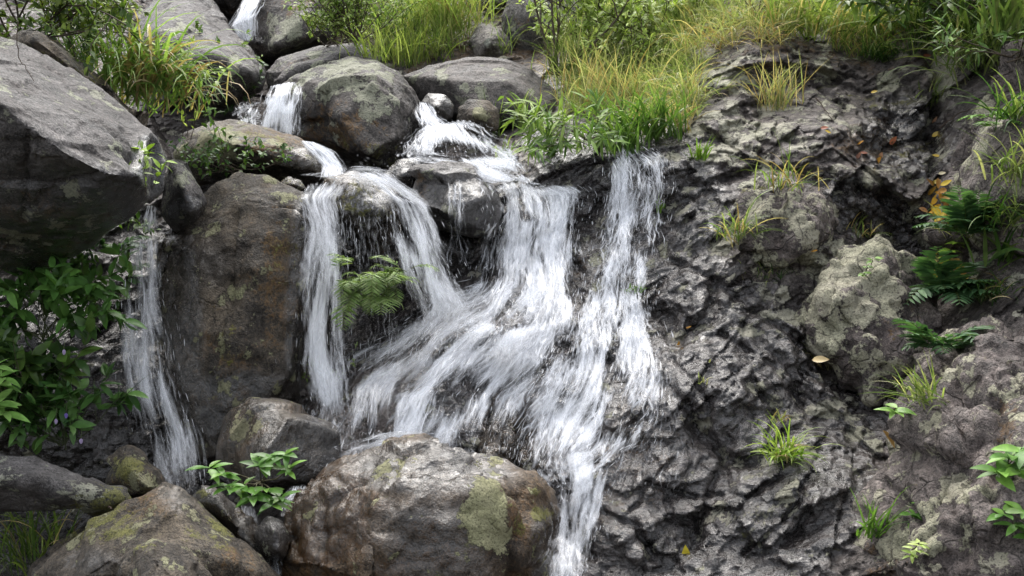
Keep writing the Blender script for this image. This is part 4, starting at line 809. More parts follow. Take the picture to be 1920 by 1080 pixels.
# mass of short grass on the bank, far too many blades to count
def bank_grass():
    mb = MB(); regs = [  # px0, px1, py0, py1, n, length, palettes
        (600, 960, -40, 110, 1500, .26, GREENS, YELLOWS, .3), (1040, 1320, 20, 130, 2600, .2, GREENS, YELLOWS, .4), (1060, 1310, 110, 220, 1700, .19, GREENS, YELLOWS, .6),
        (1050, 1460, -60, 70, 2800, .26, YELLOWS, GREENS, .4), (1430, 1760, -60, 60, 2400, .26, GREENS, YELLOWS, .4), (1560, 1660, 50, 110, 400, .18, GREENS, STRAW, .3), (1700, 1940, -60, 110, 1500, .26, DARKG, GREENS, .4), (1250, 1480, 40, 90, 500, .2, YELLOWS, STRAW, .5), (1180, 1300, 190, 250, 300, .14, STRAW, GREENS, .4)]
    for x0, x1, y0, y1, n, L, p1, p2, m in regs:
        n = int(n * 1.8)
        px = rng.uniform(x0, x1, n); py = rng.uniform(y0, y1, n)
        cl = perlin(np.stack([px / 38, py / 26, np.full(n, 3.3)], 1)) + .5 * perlin(np.stack([px / 13, py / 10, np.full(n, 8.3)], 1))
        D = depth(px, py); fx = ((px - BX0) / BIN).astype(int); fy = ((py - BY0) / BIN).astype(int)
        ok = (D > SD[fy, fx] - .12) & (D < 12) & (cl > -.12); px, py, D, cl = px[ok], py[ok], D[ok], cl[ok]; n = len(px)
        col = pick(p1, n); k = rng.random(n) < m; col[k] = pick(p2, k.sum())
        a = rng.uniform(math.pi, 2 * math.pi, n) + rng.normal(0, .5, n)
        blades(mb, P(px, py, D), a, rng.uniform(.1, 1.1, n), rng.uniform(.6, 2.3, n), L * rng.uniform(.4, 1.3, n) * (1 + .5 * cl), rng.uniform(.0022, .006, n), col, 5)
    tag(mb.build('grass', 'grass'), 'yellow-green grass covering the bank above the rock face', 'grass', kind='stuff')
bank_grass()

SEDGE = np.array([(.12, .19, .05), (.17, .24, .07), (.09, .15, .04)])
grass_tuft('long drooping pale sedge clump between the huge slanting boulder and the draped boulder', 240, 175, 130, .55, .014, .10, (.2, .9), (1.2, 2.4), SEDGE * 1.35, STRAW, .2, D=6.35, az=5.4)
grass_tuft('sedge clump with brown dead blades hanging beside the huge slanting boulder', 300, 190, 120, .46, .012, .10, (.3, 1.0), (1.6, 2.6), SEDGE * 1.35, STRAW, .4, D=6.35, az=5.2)
grass_tuft('short dark sedge clump under the overhanging twigs at the top corner', 170, 130, 80, .4, .010, .1, (.1, .8), (.9, 2.0), DARKG, SEDGE, .5, D=6.5)
grass_tuft('tallest pale green grass clump on the bank between bush and pale cracked boulder', 840, 70, 260, .62, .009, .13, (.0, .7), (.6, 2.0), np.array([(.24, .30, .09), (.19, .26, .06), (.3, .32, .12)]), STRAW, .12)
grass_tuft('feathery dark grass clump beside the round bush on the bank', 740, 80, 120, .5, .008, .1, (.1, .9), (.5, 1.7), GREENS, DARKG, .3)
for i, (x, y, n, L, lab) in enumerate([(705, 112, 50, .26, 'bright yellow-green grass tuft behind the flat-topped grey boulder'), (762, 122, 70, .26, 'yellow-green grass tuft behind the large lichen-mottled boulder'), (812, 112, 60, .28, 'green arching grass tuft at the near end of the wide dark boulder'), (735, 108, 60, .3, 'middle tuft of the yellow-green row behind the boulders')]):
    grass_tuft(lab, x, y, n, L, .009, .06, (.0, .8), (.4, 1.6), np.array([(.25, .29, .09), (.19, .24, .06)]), GREENS, .3)
grass_tuft('tall dry yellow grass clump right behind the wide dark boulder', 1105, 200, 110, .40, .006, .09, (.0, .6), (.3, 1.6), YELLOWS, STRAW, .4)
grass_tuft('straw-coloured grass clump on the bank above the thin grey ledge', 1165, 205, 130, .36, .006, .10, (.1, .8), (.4, 1.7), STRAW, YELLOWS, .5)
grass_tuft('green upright grass clump beneath the sapling', 1075, 150, 110, .42, .008, .08, (.0, .6), (.3, 1.5), GREENS, YELLOWS, .3)
grass_tuft('thick dark green sedge clump at the head of the thin bright fall', 1225, 260, 130, .3, .012, .07, (.0, .9), (.3, 1.6), np.array([(.06, .12, .025), (.09, .16, .035)]), GREENS, .3)
grass_tuft('dark sedge tuft standing in the water at the head of the thin bright fall', 1180, 290, 60, .2, .011, .05, (.0, .7), (.2, 1.3), np.array([(.06, .12, .025), (.1, .17, .04)]))
grass_tuft('leaning sedge tuft on the thin grey ledge', 1150, 245, 60, .24, .011, .05, (.1, .9), (.4, 1.6), DARKG, GREENS, .5)
grass_tuft('slim green tuft at the left end of the humped dark rock', 928, 255, 18, .26, .009, .02, (.0, .5), (.3, 1.5), GREENS)
grass_tuft('arching grass tuft against the humped dark rock', 975, 245, 20, .24, .009, .02, (.0, .6), (.4, 1.6), GREENS)
grass_tuft('small wet tuft drooping into the upper cascade', 945, 300, 24, .16, .009, .02, (.1, .8), (.8, 2.), GREENS)
grass_tuft('straw tuft on the upper grey ledges', 1455, 205, 90, .3, .006, .05, (.0, .8), (.3, 1.6), YELLOWS, STRAW, .5)
grass_tuft('tiny green tuft at the foot of the upper grey ledges', 1312, 298, 28, .12, .008, .02, (.2, 1.1), (.2, 1.2), np.array([(.14, .24, .03), (.1, .18, .03)]))
grass_tuft('grass hanging from the smooth olive lichen face', 1385, 450, 70, .22, .006, .04, (.2, 1.0), (.8, 2.2), GREENS, STRAW, .35)
grass_tuft('sparse grass on top of the smooth olive outcrop', 1470, 355, 60, .22, .006, .06, (.1, 1.0), (.5, 1.9), GREENS, STRAW, .4)
grass_tuft('lone bright blade tuft at the edge of the thin bright fall', 1237, 400, 14, .12, .009, .012, (.0, .5), (.1, .8), np.array([(.16, .28, .03)]))
grass_tuft('tiny moss-green tuft in the middle of the thin bright fall', 1187, 548, 26, .06, .006, .018, (.2, 1.2), (.4, 1.5), np.array([(.12, .22, .03)]), out=.02)
grass_tuft('round bright green tuft alone on the wet black bedrock', 1470, 862, 75, .2, .009, .03, (.2, 1.3), (.6, 1.8), np.array([(.2, .3, .05), (.15, .24, .04), (.26, .33, .09)]), STRAW, .08)
grass_tuft('straw tuft under the lichen-crusted bulging outcrop', 1545, 690, 50, .17, .006, .03, (.2, 1.2), (.5, 1.8), YELLOWS, STRAW, .5)
grass_tuft('dark green tuft near the bottom edge on the purplish outcrop', 1640, 1005, 34, .2, .010, .025, (.1, 1.), (.3, 1.5), np.array([(.1, .19, .035), (.07, .14, .03)]))
grass_tuft('fine combed tuft hanging in the gully above the purplish outcrop', 1735, 755, 60, .22, .006, .04, (.4, 1.3), (.3, 1.3), GREENS, YELLOWS, .3, az=math.pi * 1.1)
grass_tuft('big lush grass clump in the bottom corner below the flat mossy rock', 40, 1060, 150, .42, .009, .12, (.0, .8), (.4, 1.8), np.array([(.13, .2, .04), (.18, .24, .05), (.08, .14, .03)]), STRAW, .12)
grass_tuft('hanging fan of broad grass above the grey ledges', 1510, 70, 90, .5, .012, .09, (.2, 1.1), (.8, 2.2), np.array([(.2, .25, .07), (.14, .2, .05)]), STRAW, .15)
grass_tuft('long leaning grass clump over the moss-topped rock', 1640, 70, 120, .46, .011, .1, (.3, 1.2), (.7, 2.0), GREENS, STRAW, .15)
grass_tuft('dense dark mossy clump under the leaning grass', 1655, 108, 130, .12, .008, .05, (.1, 1.2), (.4, 1.5), DARKG, GREENS, .2)
grass_tuft('drooping grass clump over the striped slab', 1830, 125, 110, .46, .012, .1, (.3, 1.2), (.8, 2.0), GREENS, YELLOWS, .2)
grass_tuft('broad dark grass blades hanging at the top corner', 1900, 60, 50, .6, .018, .08, (.2, .9), (1.2, 2.4), GREENS, SEDGE, .4, out=.4)
grass_tuft('grass clump at the edge of the striped slab', 1912, 340, 80, .3, .009, .07, (.2, 1.1), (.5, 1.8), GREENS, YELLOWS, .4)
grass_tuft('short grass tuft among ferns beside the gully', 1800, 440, 50, .2, .007, .05, (.2, 1.1), (.5, 1.8), GREENS, YELLOWS, .4)
grass_tuft('broad-leaved grass clump at the picture edge beside the ferns', 1895, 490, 40, .24, .018, .05, (.2, 1.1), (.4, 1.6), DARKG, GREENS, .4)
grass_tuft('small yellow tuft on the wet ledge in the middle of the bedrock', 1315, 720, 10, .05, .006, .01, (.2, 1.2), (.3, 1.5), YELLOWS)
grass_tuft('small tuft beside the crack in the wet black bedrock', 1465, 790, 16, .07, .006, .015, (.2, 1.2), (.6, 1.8), YELLOWS, STRAW, .4)
grass_tuft('thin straw tuft beside the yellow leaf heap', 1850, 560, 26, .14, .005, .02, (.5, 1.3), (.5, 1.8), STRAW, YELLOWS, .5)
grass_tuft('thin green tuft in the upper gully', 1745, 200, 36, .26, .008, .04, (.2, 1.), (.8, 2.2), GREENS, YELLOWS, .3)

def fern(label, px, py, fronds, L, pin, pal, out=.0, droop=(.8, 1.6), lean=(.4, 1.0), azr=(math.pi, 2 * math.pi), pw=.13, npin=15, group='ferns growing on the rocks', wid=1.0, D=None, scatter=.02):
    b0 = on(px, py, out) if D is None else P(px, py, D); root = empty('fern', b0); tag(root, label, 'fern', group)
    for i in range(fronds):
        az = rng.uniform(*azr); le = rng.uniform(*lean); be = rng.uniform(*droop); l = L * rng.uniform(.6, 1.1); m = 14
        s = np.linspace(0, 1, m); th = le + be * s ** 1.3
        hx = np.concatenate([[0], np.cumsum(np.sin(th[:-1]))]) * l / m; hz = np.concatenate([[0], np.cumsum(np.cos(th[:-1]))]) * l / m
        p = b0 + rng.normal(0, scatter, 3) * (1, .3, .6) + np.stack([hx * math.cos(az), hx * math.sin(az), hz], 1)
        mb = MB(); stem(mb, p, .0016, .0006, (.10, .12, .03))
        t = np.gradient(p, axis=0); t /= np.linalg.norm(t, axis=1)[:, None]
        sv = np.array((-math.sin(az), math.cos(az), 0)); up = np.cross(sv, t)
        ss = np.linspace(.16, .98, npin); base = np.stack([np.interp(ss, s, p[:, k]) for k in range(3)], 1); tt = np.stack([np.interp(ss, s, t[:, k]) for k in range(3)], 1); uu = np.stack([np.interp(ss, s, up[:, k]) for k in range(3)], 1)
        uu *= np.where(uu[:, 2:3] < -.2, -1, 1)
        ln = pin * l * np.sin(np.pi * np.clip(.18 + .8 * ss, 0, 1)) ** .9 + .008
        for sg in (-1, 1):
            dd = sg * sv[None] * .85 + tt * .55 + rng.normal(0, .08, (npin, 3))
            c = pick(pal, npin, .12)
            leaves(mb, base, dd, uu + rng.normal(0, .1, (npin, 3)), ln, ln * pw * 2 * wid, c, .2, .2, 5)
        mb.build('frond', 'leaf', root)
    return root
FERN = np.array([(.10, .2, .035), (.14, .26, .05), (.08, .16, .03)])
FERN2 = np.array([(.05, .11, .045), (.075, .145, .055), (.04, .09, .035)])
fern('bright green fern hanging in the spray between the two white falls', 698, 540, 56, .19, .3, np.array([(.14, .21, .06), (.11, .18, .045), (.19, .25, .09)]), 0, (1.3, 2.9), (.3, 1.5), azr=(2.6, 6.8), pw=.065, npin=13, D=5.8, scatter=.075)
fern('blue-green fern with broad drooping fronds on the rock beside the lichen-crusted outcrop', 1765, 555, 18, .3, .36, FERN2, .1, (.4, 1.5), (.5, 1.3), azr=(2.8, 6.6), pw=.12, npin=12)
fern('lower fern with a few short fronds at the foot of the gully', 1765, 650, 10, .22, .4, FERN2, .1, (.5, 1.3), (.5, 1.3), azr=(2.8, 6.6), pw=.13, npin=10)
fern('fern spreading over the ledge at the side of the striped slab', 1820, 440, 16, .28, .32, FERN2, .08, (.4, 1.2), (.5, 1.3), azr=(2.8, 6.6), pw=.12, npin=13)
fern('single pale fern frond hanging from the dark thicket at the top edge', 1690, -10, 3, .3, .34, FERN, .5, (.5, .9), (.9, 1.4), azr=(3.6, 4.6), npin=18)
fern('small fern under the overhang of the huge slanting boulder', 205, 465, 8, .2, .3, FERN2, .15, (.8, 1.8), (.5, 1.2))
fern('tiny fern on the grey bedrock above the yellow leaf heap', 1880, 230, 7, .18, .34, FERN, .02, (.5, 1.4), (.5, 1.3), npin=10)

def shrub(label, px, py, stems, L, leafL, leafW, pal, dens=14, out=0., name='shrub', cat='shrub', up=.9, spread=.5, mat='leaf', twigs=4, tcol=(.07, .055, .04), group='leafy shrubs and plants among the rocks', r=.004, dirs=None, curl=.25, wander=.25, cluster=1, droop=0., D=None):
    b0 = on(px, py, out) if D is None else P(px, py, D); root = empty(name, b0); tag(root, label, cat, group)
    lf = MB(); sm = MB()
    def grow(p, d, l, rad, lev):
        m = 7; pts = [p]
        for k in range(m - 1):
            d = d + rng.normal(0, wander, 3) * .5 + np.array((0, 0, (.06 - droop)))
            d /= np.linalg.norm(d); p = p + d * l / (m - 1); pts.append(p)
        pts = np.array(pts); stem(sm, pts, rad, rad * .45, tcol)
        t = np.gradient(pts, axis=0)
        if lev > 0:
            for k in range(twigs):
                s = rng.uniform(.3, .95); q = np.array([np.interp(s * (m - 1), np.arange(m), pts[:, j]) for j in range(3)])
                grow(q, t[min(m - 1, int(s * m))] / np.linalg.norm(t[0]) * .7 + rng.normal(0, .6, 3) * (1, .8, .7), l * rng.uniform(.35, .6), rad * .5, lev - 1)
        if lev < 2:
            n = max(3, int(dens * (.6 if lev else 1))); s = rng.uniform(.15, 1.02, n)
            if cluster > 1: s = np.repeat(rng.uniform(.3, 1.0, max(1, n // cluster)), cluster)[:n]; n = len(s)
            q = np.stack([np.interp(s * (m - 1), np.arange(m), pts[:, j]) for j in range(3)], 1)
            td = np.stack([np.interp(s * (m - 1), np.arange(m), t[:, j]) for j in range(3)], 1); td /= np.linalg.norm(td, axis=1)[:, None]
            dd = td * .5 + rng.normal(0, .65, (n, 3)); nn = np.array((0, -.45, 1.)) + rng.normal(0, .35, (n, 3))
            ll = leafL * rng.uniform(.55, 1.15, n)
            leaves(lf, q, dd, nn, ll, ll * leafW * rng.uniform(.85, 1.15, n), pick(pal, n), curl, .25, 6 if leafL > .04 else 4)
    for i in range(stems):
        d = np.array((rng.normal(0, spread), -abs(rng.normal(0, spread * .7)) - .1, up)) if dirs is None else np.array(dirs[i % len(dirs)], float) + rng.normal(0, .12, 3)
        grow(b0 + rng.normal(0, .02, 3) * (1, .2, .5), d / np.linalg.norm(d), L * rng.uniform(.7, 1.1), r, 1)
    sm.build('stems', 'twig', root); lf.build('foliage', mat, root)
    return root
grass_tuft('leaning green weeds along the edge below the striped slab', 1905, 420, 70, .24, .010, .06, (.3, 1.2), (.5, 1.8), GREENS, DARKG, .4)
grass_tuft('dark green weeds hanging at the edge above the striped slab', 1912, 225, 70, .3, .010, .06, (.3, 1.2), (.6, 2.0), DARKG, GREENS, .4)
grass_tuft('patch of short weeds on the top of the purplish outcrop', 1870, 560, 60, .15, .007, .06, (.2, 1.2), (.5, 1.8), DARKG, STRAW, .2)
grass_tuft('mossy weeds in the crack beneath the smooth olive outcrop', 1440, 520, 60, .1, .006, .05, (.3, 1.2), (.6, 1.8), DARKG, YELLOWS, .3)
grass_tuft('thin weeds along the ledge above the lichen-crusted outcrop', 1610, 440, 30, .12, .005, .04, (.2, 1.2), (.5, 1.8), GREENS, STRAW, .4)
grass_tuft('pale grass trailing over the near edge of the grey ledges', 1300, 185, 90, .3, .005, .07, (.5, 1.3), (1.0, 2.2), YELLOWS, STRAW, .4)
grass_tuft('straw grass trailing from the bank onto the highest grey ledge', 1335, 92, 110, .3, .005, .09, (.5, 1.3), (1.0, 2.2), YELLOWS, STRAW, .5)
LIME = np.array([(.27, .35, .09), (.2, .28, .06), (.33, .39, .14)])
MIDG = np.array([(.08, .15, .03), (.11, .19, .035), (.06, .11, .025)])
shrub('dark overhanging bush with fine twigs at the top corner above the huge slanting boulder', 30, 95, 24, .7, .045, .45, np.array([(.05, .09, .02), (.09, .14, .025), (.14, .19, .03)]), 22, spread=1.0, twigs=7, r=.006, up=.5, wander=.45, D=6.3)
shrub('bush with yellow-tipped twigs reaching over the sedge clump', 95, 60, 12, .45, .04, .45, np.array([(.2, .25, .03), (.1, .15, .025)]), 20, spread=.8, twigs=6, up=.35, wander=.45, D=6.4, dirs=[(1, -.3, .3), (.8, -.4, .0), (.5, -.2, .5), (.3, -.5, .2)])
shrub('round small-leaved bush on the bank beside the lichen-spotted boulder', 665, 80, 22, .42, .028, .5, np.array([(.15, .24, .04), (.2, .29, .06), (.27, .33, .1)]), 22, .05, spread=.7, twigs=6, r=.004)
shrub('thin low twiggy bush at the near side of the round bush', 620, 85, 8, .25, .026, .5, LIME, 14, .0, spread=.8)
shrub('creeping leafy vine on the face of the draped boulder', 400, 110, 14, .26, .035, .55, np.array([(.06, .12, .025), (.1, .16, .03), (.15, .22, .04)]), 9, .03, spread=1., up=-.1, twigs=2, r=.002)
shrub('small-leaved trailing vine down the end of the draped boulder', 468, 95, 6, .36, .03, .7, np.array([(.04, .09, .025), (.06, .11, .03)]), 16, .03, up=-1., spread=.2, twigs=2, r=.002)
shrub('slender sapling with a bent dark trunk and pale leaves on the bank', 1045, 140, 4, .7, .055, .33, LIME, 7, .25, name='sapling', cat='sapling', spread=.35, twigs=7, r=.009, dirs=[(.35, -.1, 1), (-.35, -.2, .8), (.6, -.2, .8), (.1, -.3, .6)], cluster=4)
shrub('low bright leafy bush spreading along the top of the bank', 1130, 95, 20, .5, .05, .42, LIME, 16, .05, spread=1., twigs=5, up=.5)
shrub('pale green leafy shrub right of the low bright bush', 1235, 70, 14, .42, .045, .45, LIME, 16, .05, spread=1., twigs=5, up=.5)
shrub('yellow-green leafy seedling between rocks on the bank', 1190, 130, 8, .3, .04, .42, LIME, 14, .03, spread=.9, up=.6)
shrub('thin twiggy bush above the grey ledges', 1420, 40, 10, .5, .03, .35, np.array([(.16, .2, .05), (.1, .15, .03)]), 10, .05, spread=.8)
shrub('dark thicket of leaves at the top corner above the striped slab', 1800, 20, 22, .65, .08, .3, np.array([(.04, .08, .02), (.07, .12, .025), (.11, .17, .03)]), 16, .3, spread=.9, twigs=5, up=.2, mat='glossy')
shrub('long-leaved plant hanging at the picture edge above the striped slab', 1895, 110, 8, .35, .07, .2, MIDG, 10, .2, spread=.8, up=.2, twigs=3, mat='glossy')
shrub('broad-leaved shoots between dark thicket and moss-topped rock', 1730, 60, 8, .3, .06, .36, np.array([(.12, .2, .04), (.08, .14, .03)]), 10, .1, spread=.8, up=.4, twigs=3)
shrub('bamboo-like plant with narrow pale leaves over the humped dark rock', 1050, 262, 12, .3, .1, .15, np.array([(.2, .28, .06), (.13, .21, .04)]), 10, .04, name='plant', cat='plant', spread=.9, up=.35, twigs=2, r=.002, droop=.1)
shrub('bamboo-like plant with darker leaves beside the thin grey ledge', 1105, 270, 10, .24, .09, .17, np.array([(.13, .21, .04), (.08, .15, .03)]), 9, .03, name='plant', cat='plant', spread=.9, up=.3, twigs=2, r=.002, droop=.1)
shrub('low round-leaved weed at the wet foot of the humped dark rock', 1035, 300, 5, .12, .035, .7, np.array([(.1, .2, .03)]), 9, .02, name='plant', cat='plant', spread=.8, twigs=1, r=.0015)
shrub('young sapling with few leaves in front of the arched mossy boulder', 352, 262, 3, .34, .05, .4, LIME, 8, .12, name='seedling', cat='seedling', spread=.2, twigs=2, r=.002)
shrub('thin seedling standing against the grey-green lichen face', 412, 320, 3, .3, .045, .4, MIDG * 1.3, 7, .1, name='seedling', cat='seedling', spread=.15, twigs=2, r=.002)
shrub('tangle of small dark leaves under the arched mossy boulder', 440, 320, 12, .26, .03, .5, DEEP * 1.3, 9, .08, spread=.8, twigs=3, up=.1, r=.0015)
shrub('bright leaf sprig on the tip of the huge slanting boulder', 278, 362, 5, .14, .055, .35, np.array([(.2, .3, .04), (.14, .22, .03)]), 7, .05, name='plant', cat='plant', spread=.8, twigs=1, r=.0015)
shrub('leaf sprig at the head of the narrow left fall', 262, 415, 6, .16, .05, .35, np.array([(.1, .18, .03), (.05, .1, .02)]), 8, .12, name='plant', cat='plant', spread=.8, twigs=1, up=-.1, r=.0015)
shrub('broad-leaved plant with glossy drooping leaves below the huge slanting boulder', 95, 640, 13, .32, .088, .42, np.array([(.06, .14, .03), (.09, .19, .04), (.04, .09, .02)]), 9, .8, name='plant', cat='plant', spread=.75, up=.6, twigs=3, mat='glossy', r=.003, cluster=3, tcol=(.06, .07, .03))
shrub('dark leafy plant with pale lilac buds above the flat mossy rock', 120, 830, 16, .3, .085, .38, np.array([(.035, .09, .02), (.055, .12, .03), (.08, .16, .04)]), 8, .75, name='plant', cat='plant', spread=.8, up=.6, twigs=3, mat='glossy', r=.003, cluster=3, tcol=(.05, .06, .03))
shrub('leafy stems leaning over the narrow left fall', 185, 560, 8, .26, .07, .4, np.array([(.06, .14, .03), (.09, .17, .035)]), 8, .5, name='plant', cat='plant', spread=.8, up=.4, twigs=3, mat='glossy', r=.002, tcol=(.06, .07, .03))
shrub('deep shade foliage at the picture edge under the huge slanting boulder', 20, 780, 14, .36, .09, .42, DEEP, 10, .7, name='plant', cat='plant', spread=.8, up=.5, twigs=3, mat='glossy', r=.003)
shrub('thin twigs with tiny leaves in the spray at the foot of the column boulder', 620, 705, 7, .2, .022, .35, np.array([(.14, .2, .04), (.1, .15, .03)]), 6, .1, name='plant', cat='plant', spread=.9, up=.1, twigs=2, r=.0015)

def rosettes(label, px, py, tips, L, W, pal, out, name='plant', cat='plant', nl=7, mat='glossy', up=0.25):
    """stems that end in whorls of leaves; tips are (photo dx, dy, towards camera)"""
    b0 = on(px, py, out); root = empty(name, b0); tag(root, label, cat, 'leafy shrubs and plants among the rocks')
    lf, sm = MB(), MB(); kk = K * b0[1]
    for dx, dy, dn in tips:
        e = b0 + np.array((dx * kk, -dn, -dy * kk)); mid = (b0 + e) / 2 + rng.normal(0, .012, 3)
        stem(sm, [b0, (b0 + mid) / 2 + rng.normal(0, .004, 3), mid, (mid + e) / 2, e], .003, .002, (.06, .055, .03))
        n = nl; a = rng.uniform(0, 6.28) + np.arange(n) * 2 * math.pi / n + rng.normal(0, .2, n)
        dd = np.stack([np.cos(a), np.sin(a) * .7 - .35, up + rng.normal(0, .2, n) - .25 * (np.sin(a) < 0)], 1)
        nn = np.array((0, -.5, 1.)) + rng.normal(0, .2, (n, 3)); ll = L * rng.uniform(.65, 1.1, n)
        leaves(lf, e + rng.normal(0, .005, (n, 3)), dd, nn, ll, ll * W, pick(pal, n, .14), .3, .22, 8)
    sm.build('stems', 'twig', root); lf.build('foliage', mat, root); return root
BRIGHT = np.array([(.085, .19, .03), (.12, .23, .04), (.06, .14, .025)])
rosettes('bright leafy plant in whorls growing against the wet rust-brown boulder', 490, 905, [(-85, -35, .12), (-55, -25, .14), (-45, -5, .14), (30, -55, .12), (55, -60, .12), (65, -35, .13), (10, -40, .14), (25, 0, .16), (0, 15, .17), (50, 15, .15), (-15, -5, .16), (35, 25, .17)], .075, .36, BRIGHT, .05)
rosettes('glossy pale-green whorls at the picture edge under the huge slanting boulder', 5, 760, [(15, -75, .16), (30, -45, .2), (25, -10, .2), (40, 5, .2), (-10, -30, .2), (35, -60, .2)], .10, .38, np.array([(.14, .27, .06), (.18, .31, .08)]), 1.05, nl=6)
rosettes('broad glossy-leaved plant by the white stain on the purplish outcrop', 1890, 880, [(-15, -30, .08), (10, -45, .08), (-5, 0, .1), (30, -20, .08), (-35, 0, .09)], .09, .4, BRIGHT * 1.05, .03, nl=6)
rosettes('trailing leafy plant below the white stain on the purplish outcrop', 1890, 970, [(-20, -10, .06), (0, 10, .07), (20, -15, .06), (25, 30, .08)], .06, .45, BRIGHT * .85, .03, nl=6)
rosettes('large-leaved plant cut by the bottom corner of the picture', 1915, 1050, [(-5, -20, .08), (10, 10, .1), (-15, 20, .1)], .1, .42, BRIGHT, .05, nl=6)
rosettes('small flat rosette plant in the gully beside the fine combed tuft', 1672, 768, [(0, 0, .04)], .075, .42, np.array([(.17, .3, .06), (.13, .25, .05)]), .02, nl=8)
rosettes('little bushy plant in the middle of the purplish outcrop', 1722, 975, [(-12, 5, .04), (5, -20, .04), (12, -30, .04), (8, 12, .05), (-18, -12, .04)], .045, .45, BRIGHT, .02, nl=6)
rosettes('tiny pale plant below the little bushy plant', 1712, 1030, [(0, 0, .03), (6, -15, .03), (-8, 6, .03)], .04, .35, LIME, .02, nl=6)
rosettes('small shoot on the lichen-crusted bulging outcrop', 1625, 500, [(0, 0, .03), (8, -12, .03), (-8, 14, .03)], .035, .5, np.array([(.13, .22, .05)]), .02, nl=5)
rosettes('light green shoots among the yellow leaves in the gully', 1775, 470, [(0, 0, .04), (12, -15, .04), (-4, 18, .04)], .06, .4, np.array([(.2, .32, .04)]), .03, nl=5)

# lilac buds hanging from the dark leafy plant
for x, y, lab in ((152, 822, 'pale lilac bud hanging lowest by the flat mossy rock'), (124, 774, 'violet open flower in the dark leafy plant'), (105, 785, 'small white bud inside the dark leafy plant'), (120, 655, 'grey-white bud hanging under the broad glossy leaves')):
    b = on(x, y, .72); b = P(x, y, min(b[1], 5.35)); mb = MB(); n = 5; a = np.arange(n) * 2 * math.pi / n
    c = np.array((.42, .34, .55)) if 'violet' not in lab else np.array((.22, .16, .5))
    leaves(mb, np.tile(b, (n, 1)), np.stack([np.cos(a) * .35, np.sin(a) * .35, np.full(n, -1.)], 1), np.stack([np.cos(a), np.sin(a), np.full(n, .3)], 1), np.full(n, .021), np.full(n, .011), np.tile(c, (n, 1)), .2, .3, 5)
    stem(mb, [b + (0, .01, .04), b + (0, .004, .02), b], .0012, .0015, (.06, .08, .03))
    tag(mb.build('flower', 'leaf', origin=b), lab, 'flower', 'pale flowers on the dark plants')

# fallen leaves, each on its own
def fallen(x, y, lab, col, L=.06, ang=None, out=.006, grp='fallen leaves on the rock'):
    b = on(x, y, out); mb = MB(); a = rng.uniform(0, 6.28) if ang is None else R(ang)
    L *= .85; d = np.array([[math.cos(a), -.35 - .3 * math.sin(a), math.sin(a)]]); nn = np.array([[rng.normal(0, .25), -1., .55 + rng.normal(0, .2)]]); col = tuple(.95 * x for x in col)
    leaves(mb, b[None] - d * L / 2, d, nn, np.array([L]), np.array([L * rng.uniform(.36, .5)]), np.array([col]), rng.uniform(-.25, .35), .3, 8)
    tag(mb.build('fallen_leaf', 'dead', origin=b), lab, 'leaf', grp)
YEL, ORA, BRN, RUS = (.55, .38, .04), (.48, .24, .04), (.24, .12, .06), (.3, .1, .05)
fallen(1286, 1036, 'bright yellow leaf lying alone on the wet bedrock near the bottom edge', (.62, .5, .05), .075, 100)
fallen(1667, 820, 'long tan-brown leaf stuck upright in the gully crack', (.42, .24, .08), .12, 125)
fallen(1678, 830, 'rust-red leaf touching the long tan-brown leaf', (.36, .13, .06), .05, 60)
fallen(1712, 829, 'small yellow leaf on the ledge right of the long tan-brown leaf', YEL, .035, 20)
fallen(1739, 700, 'large red-brown leaf among the lower fern fronds', (.36, .17, .1), .075, 35)
fallen(1718, 726, 'dark red leaf under the large red-brown leaf', (.2, .08, .06), .055, 40)
fallen(1272, 645, 'orange-brown leaf on the dark edge of the crack beside the thin fall', ORA, .04, 80)
fallen(1292, 614, 'small orange leaf at the top of the crack beside the thin fall', ORA, .03, 10)
fallen(1332, 676, 'tiny pale yellow leaf on the wet bedrock right of the thin fall', (.5, .5, .15), .025, 60)
fallen(1553, 247, 'small yellow leaf on the grey ledge below the straw tuft', YEL, .035, -30)
fallen(1546, 240, 'dark red leaf beside the small yellow leaf on the grey ledge', RUS, .045, 0)
fallen(1640, 172, 'yellow leaf at the pale stone under the leaning grass', YEL, .04, 10)
fallen(1614, 268, 'orange leaf in the trickle between the upper grey rocks', ORA, .045, 20)
fallen(1611, 290, 'pinkish leaf below the trickle between the upper grey rocks', (.4, .2, .15), .05, 60)
fallen(1620, 286, 'rust leaf overlapping the pinkish leaf', RUS, .045, 0)
fallen(1648, 300, 'orange leaf with raised tip on the dark middle rock', ORA, .06, 60)
fallen(1652, 290, 'pale pink leaf raised above the orange leaf', (.45, .25, .18), .05, 75)
fallen(1638, 318, 'pale tan leaf at the foot of the dark middle rock', (.45, .33, .18), .04, 100)
fallen(1756, 250, 'golden leaf in the upper gully under the thin green tuft', YEL, .055, 40)
fallen(1753, 225, 'brown leaf in the upper gully above the golden leaf', BRN, .05, 70)
fallen(1676, 262, 'red-brown leaf leaning on the mossy rock edge', RUS, .06, 55)
fallen(1757, 293, 'yellow leaf lying flat in the gully below the mossy rock', YEL, .055, -15)
fallen(1767, 325, 'cream leaf just above the upper heap of leaves', (.55, .47, .28), .04, 0)
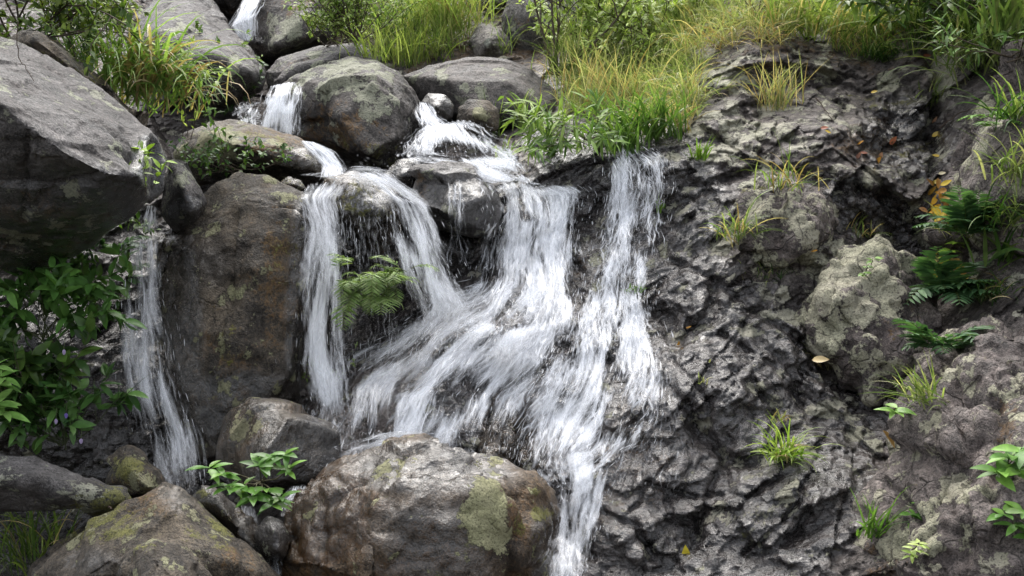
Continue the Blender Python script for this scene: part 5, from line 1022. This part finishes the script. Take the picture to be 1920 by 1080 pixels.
fallen(1733, 393, 'orange leaf alone on the black rock left of the upper heap', (.6, .3, .12), .055, -20)
fallen(1907, 257, 'orange leaf caught in grass at the picture edge', ORA, .05, 60)
fallen(1738, 104, 'red-brown leaf at the side of the pale green lichen patch', RUS, .05, 0)
fallen(1527, 470, 'small orange leaf on the lichen of the smooth olive outcrop', ORA, .035, 10)
fallen(1540, 674, 'cream straw-coloured leaf on the straw tuft', (.55, .42, .2), .08, 5, .06)
for i in range(24):
    fallen(rng.normal(1764, 9), rng.uniform(335, 412), 'glossy amber leaf in the upper heap of fallen leaves', pick(np.array([YEL, (.5, .28, .04), (.34, .17, .04)]), 1)[0], rng.uniform(.05, .075), None, rng.uniform(.01, .05), 'heap of amber leaves in the upper gully')
for i in range(28):
    fallen(rng.normal(1778, 18), rng.uniform(478, 530), 'yellow-orange leaf in the lower heap of fallen leaves', pick(np.array([YEL, (.55, .36, .05), (.45, .22, .05)]), 1)[0], rng.uniform(.05, .08), None, rng.uniform(.01, .06), 'heap of yellow leaves in the lower gully')

# bare twigs
def twig(label, pts, r=.002, out=.02, D=None):
    q = np.array([on(x, y, out) if D is None else P(x, y, D) for x, y in pts]); t = np.linspace(0, len(q) - 1, len(q) * 4)
    q = np.stack([np.interp(t, np.arange(len(q)), q[:, k]) for k in range(3)], 1) + rng.normal(0, .002, (len(t), 3))
    mb = MB(); stem(mb, q, r, r * .6, (.05, .035, .025)); tag(mb.build('twig', 'twig', origin=q[0]), label, 'twig', 'bare twigs')
twig('short dark stick lying on the green end of the flat mossy rock', [(165, 935), (185, 940), (203, 948), (210, 955)], .004, .015)
twig('thin bare twig hanging over the pale top of the huge slanting boulder', [(33, 40), (34, 90), (38, 115), (50, 130), (64, 152)], .002, D=5.0)
twig('long bare branch crossing the gully towards the striped slab', [(1762, 240), (1800, 210), (1840, 202), (1880, 185), (1915, 165)], .003, .06)
twig('two-pronged brown straw lying on the ledge below the straw tuft', [(1530, 183), (1545, 203), (1562, 225)], .003, .02)
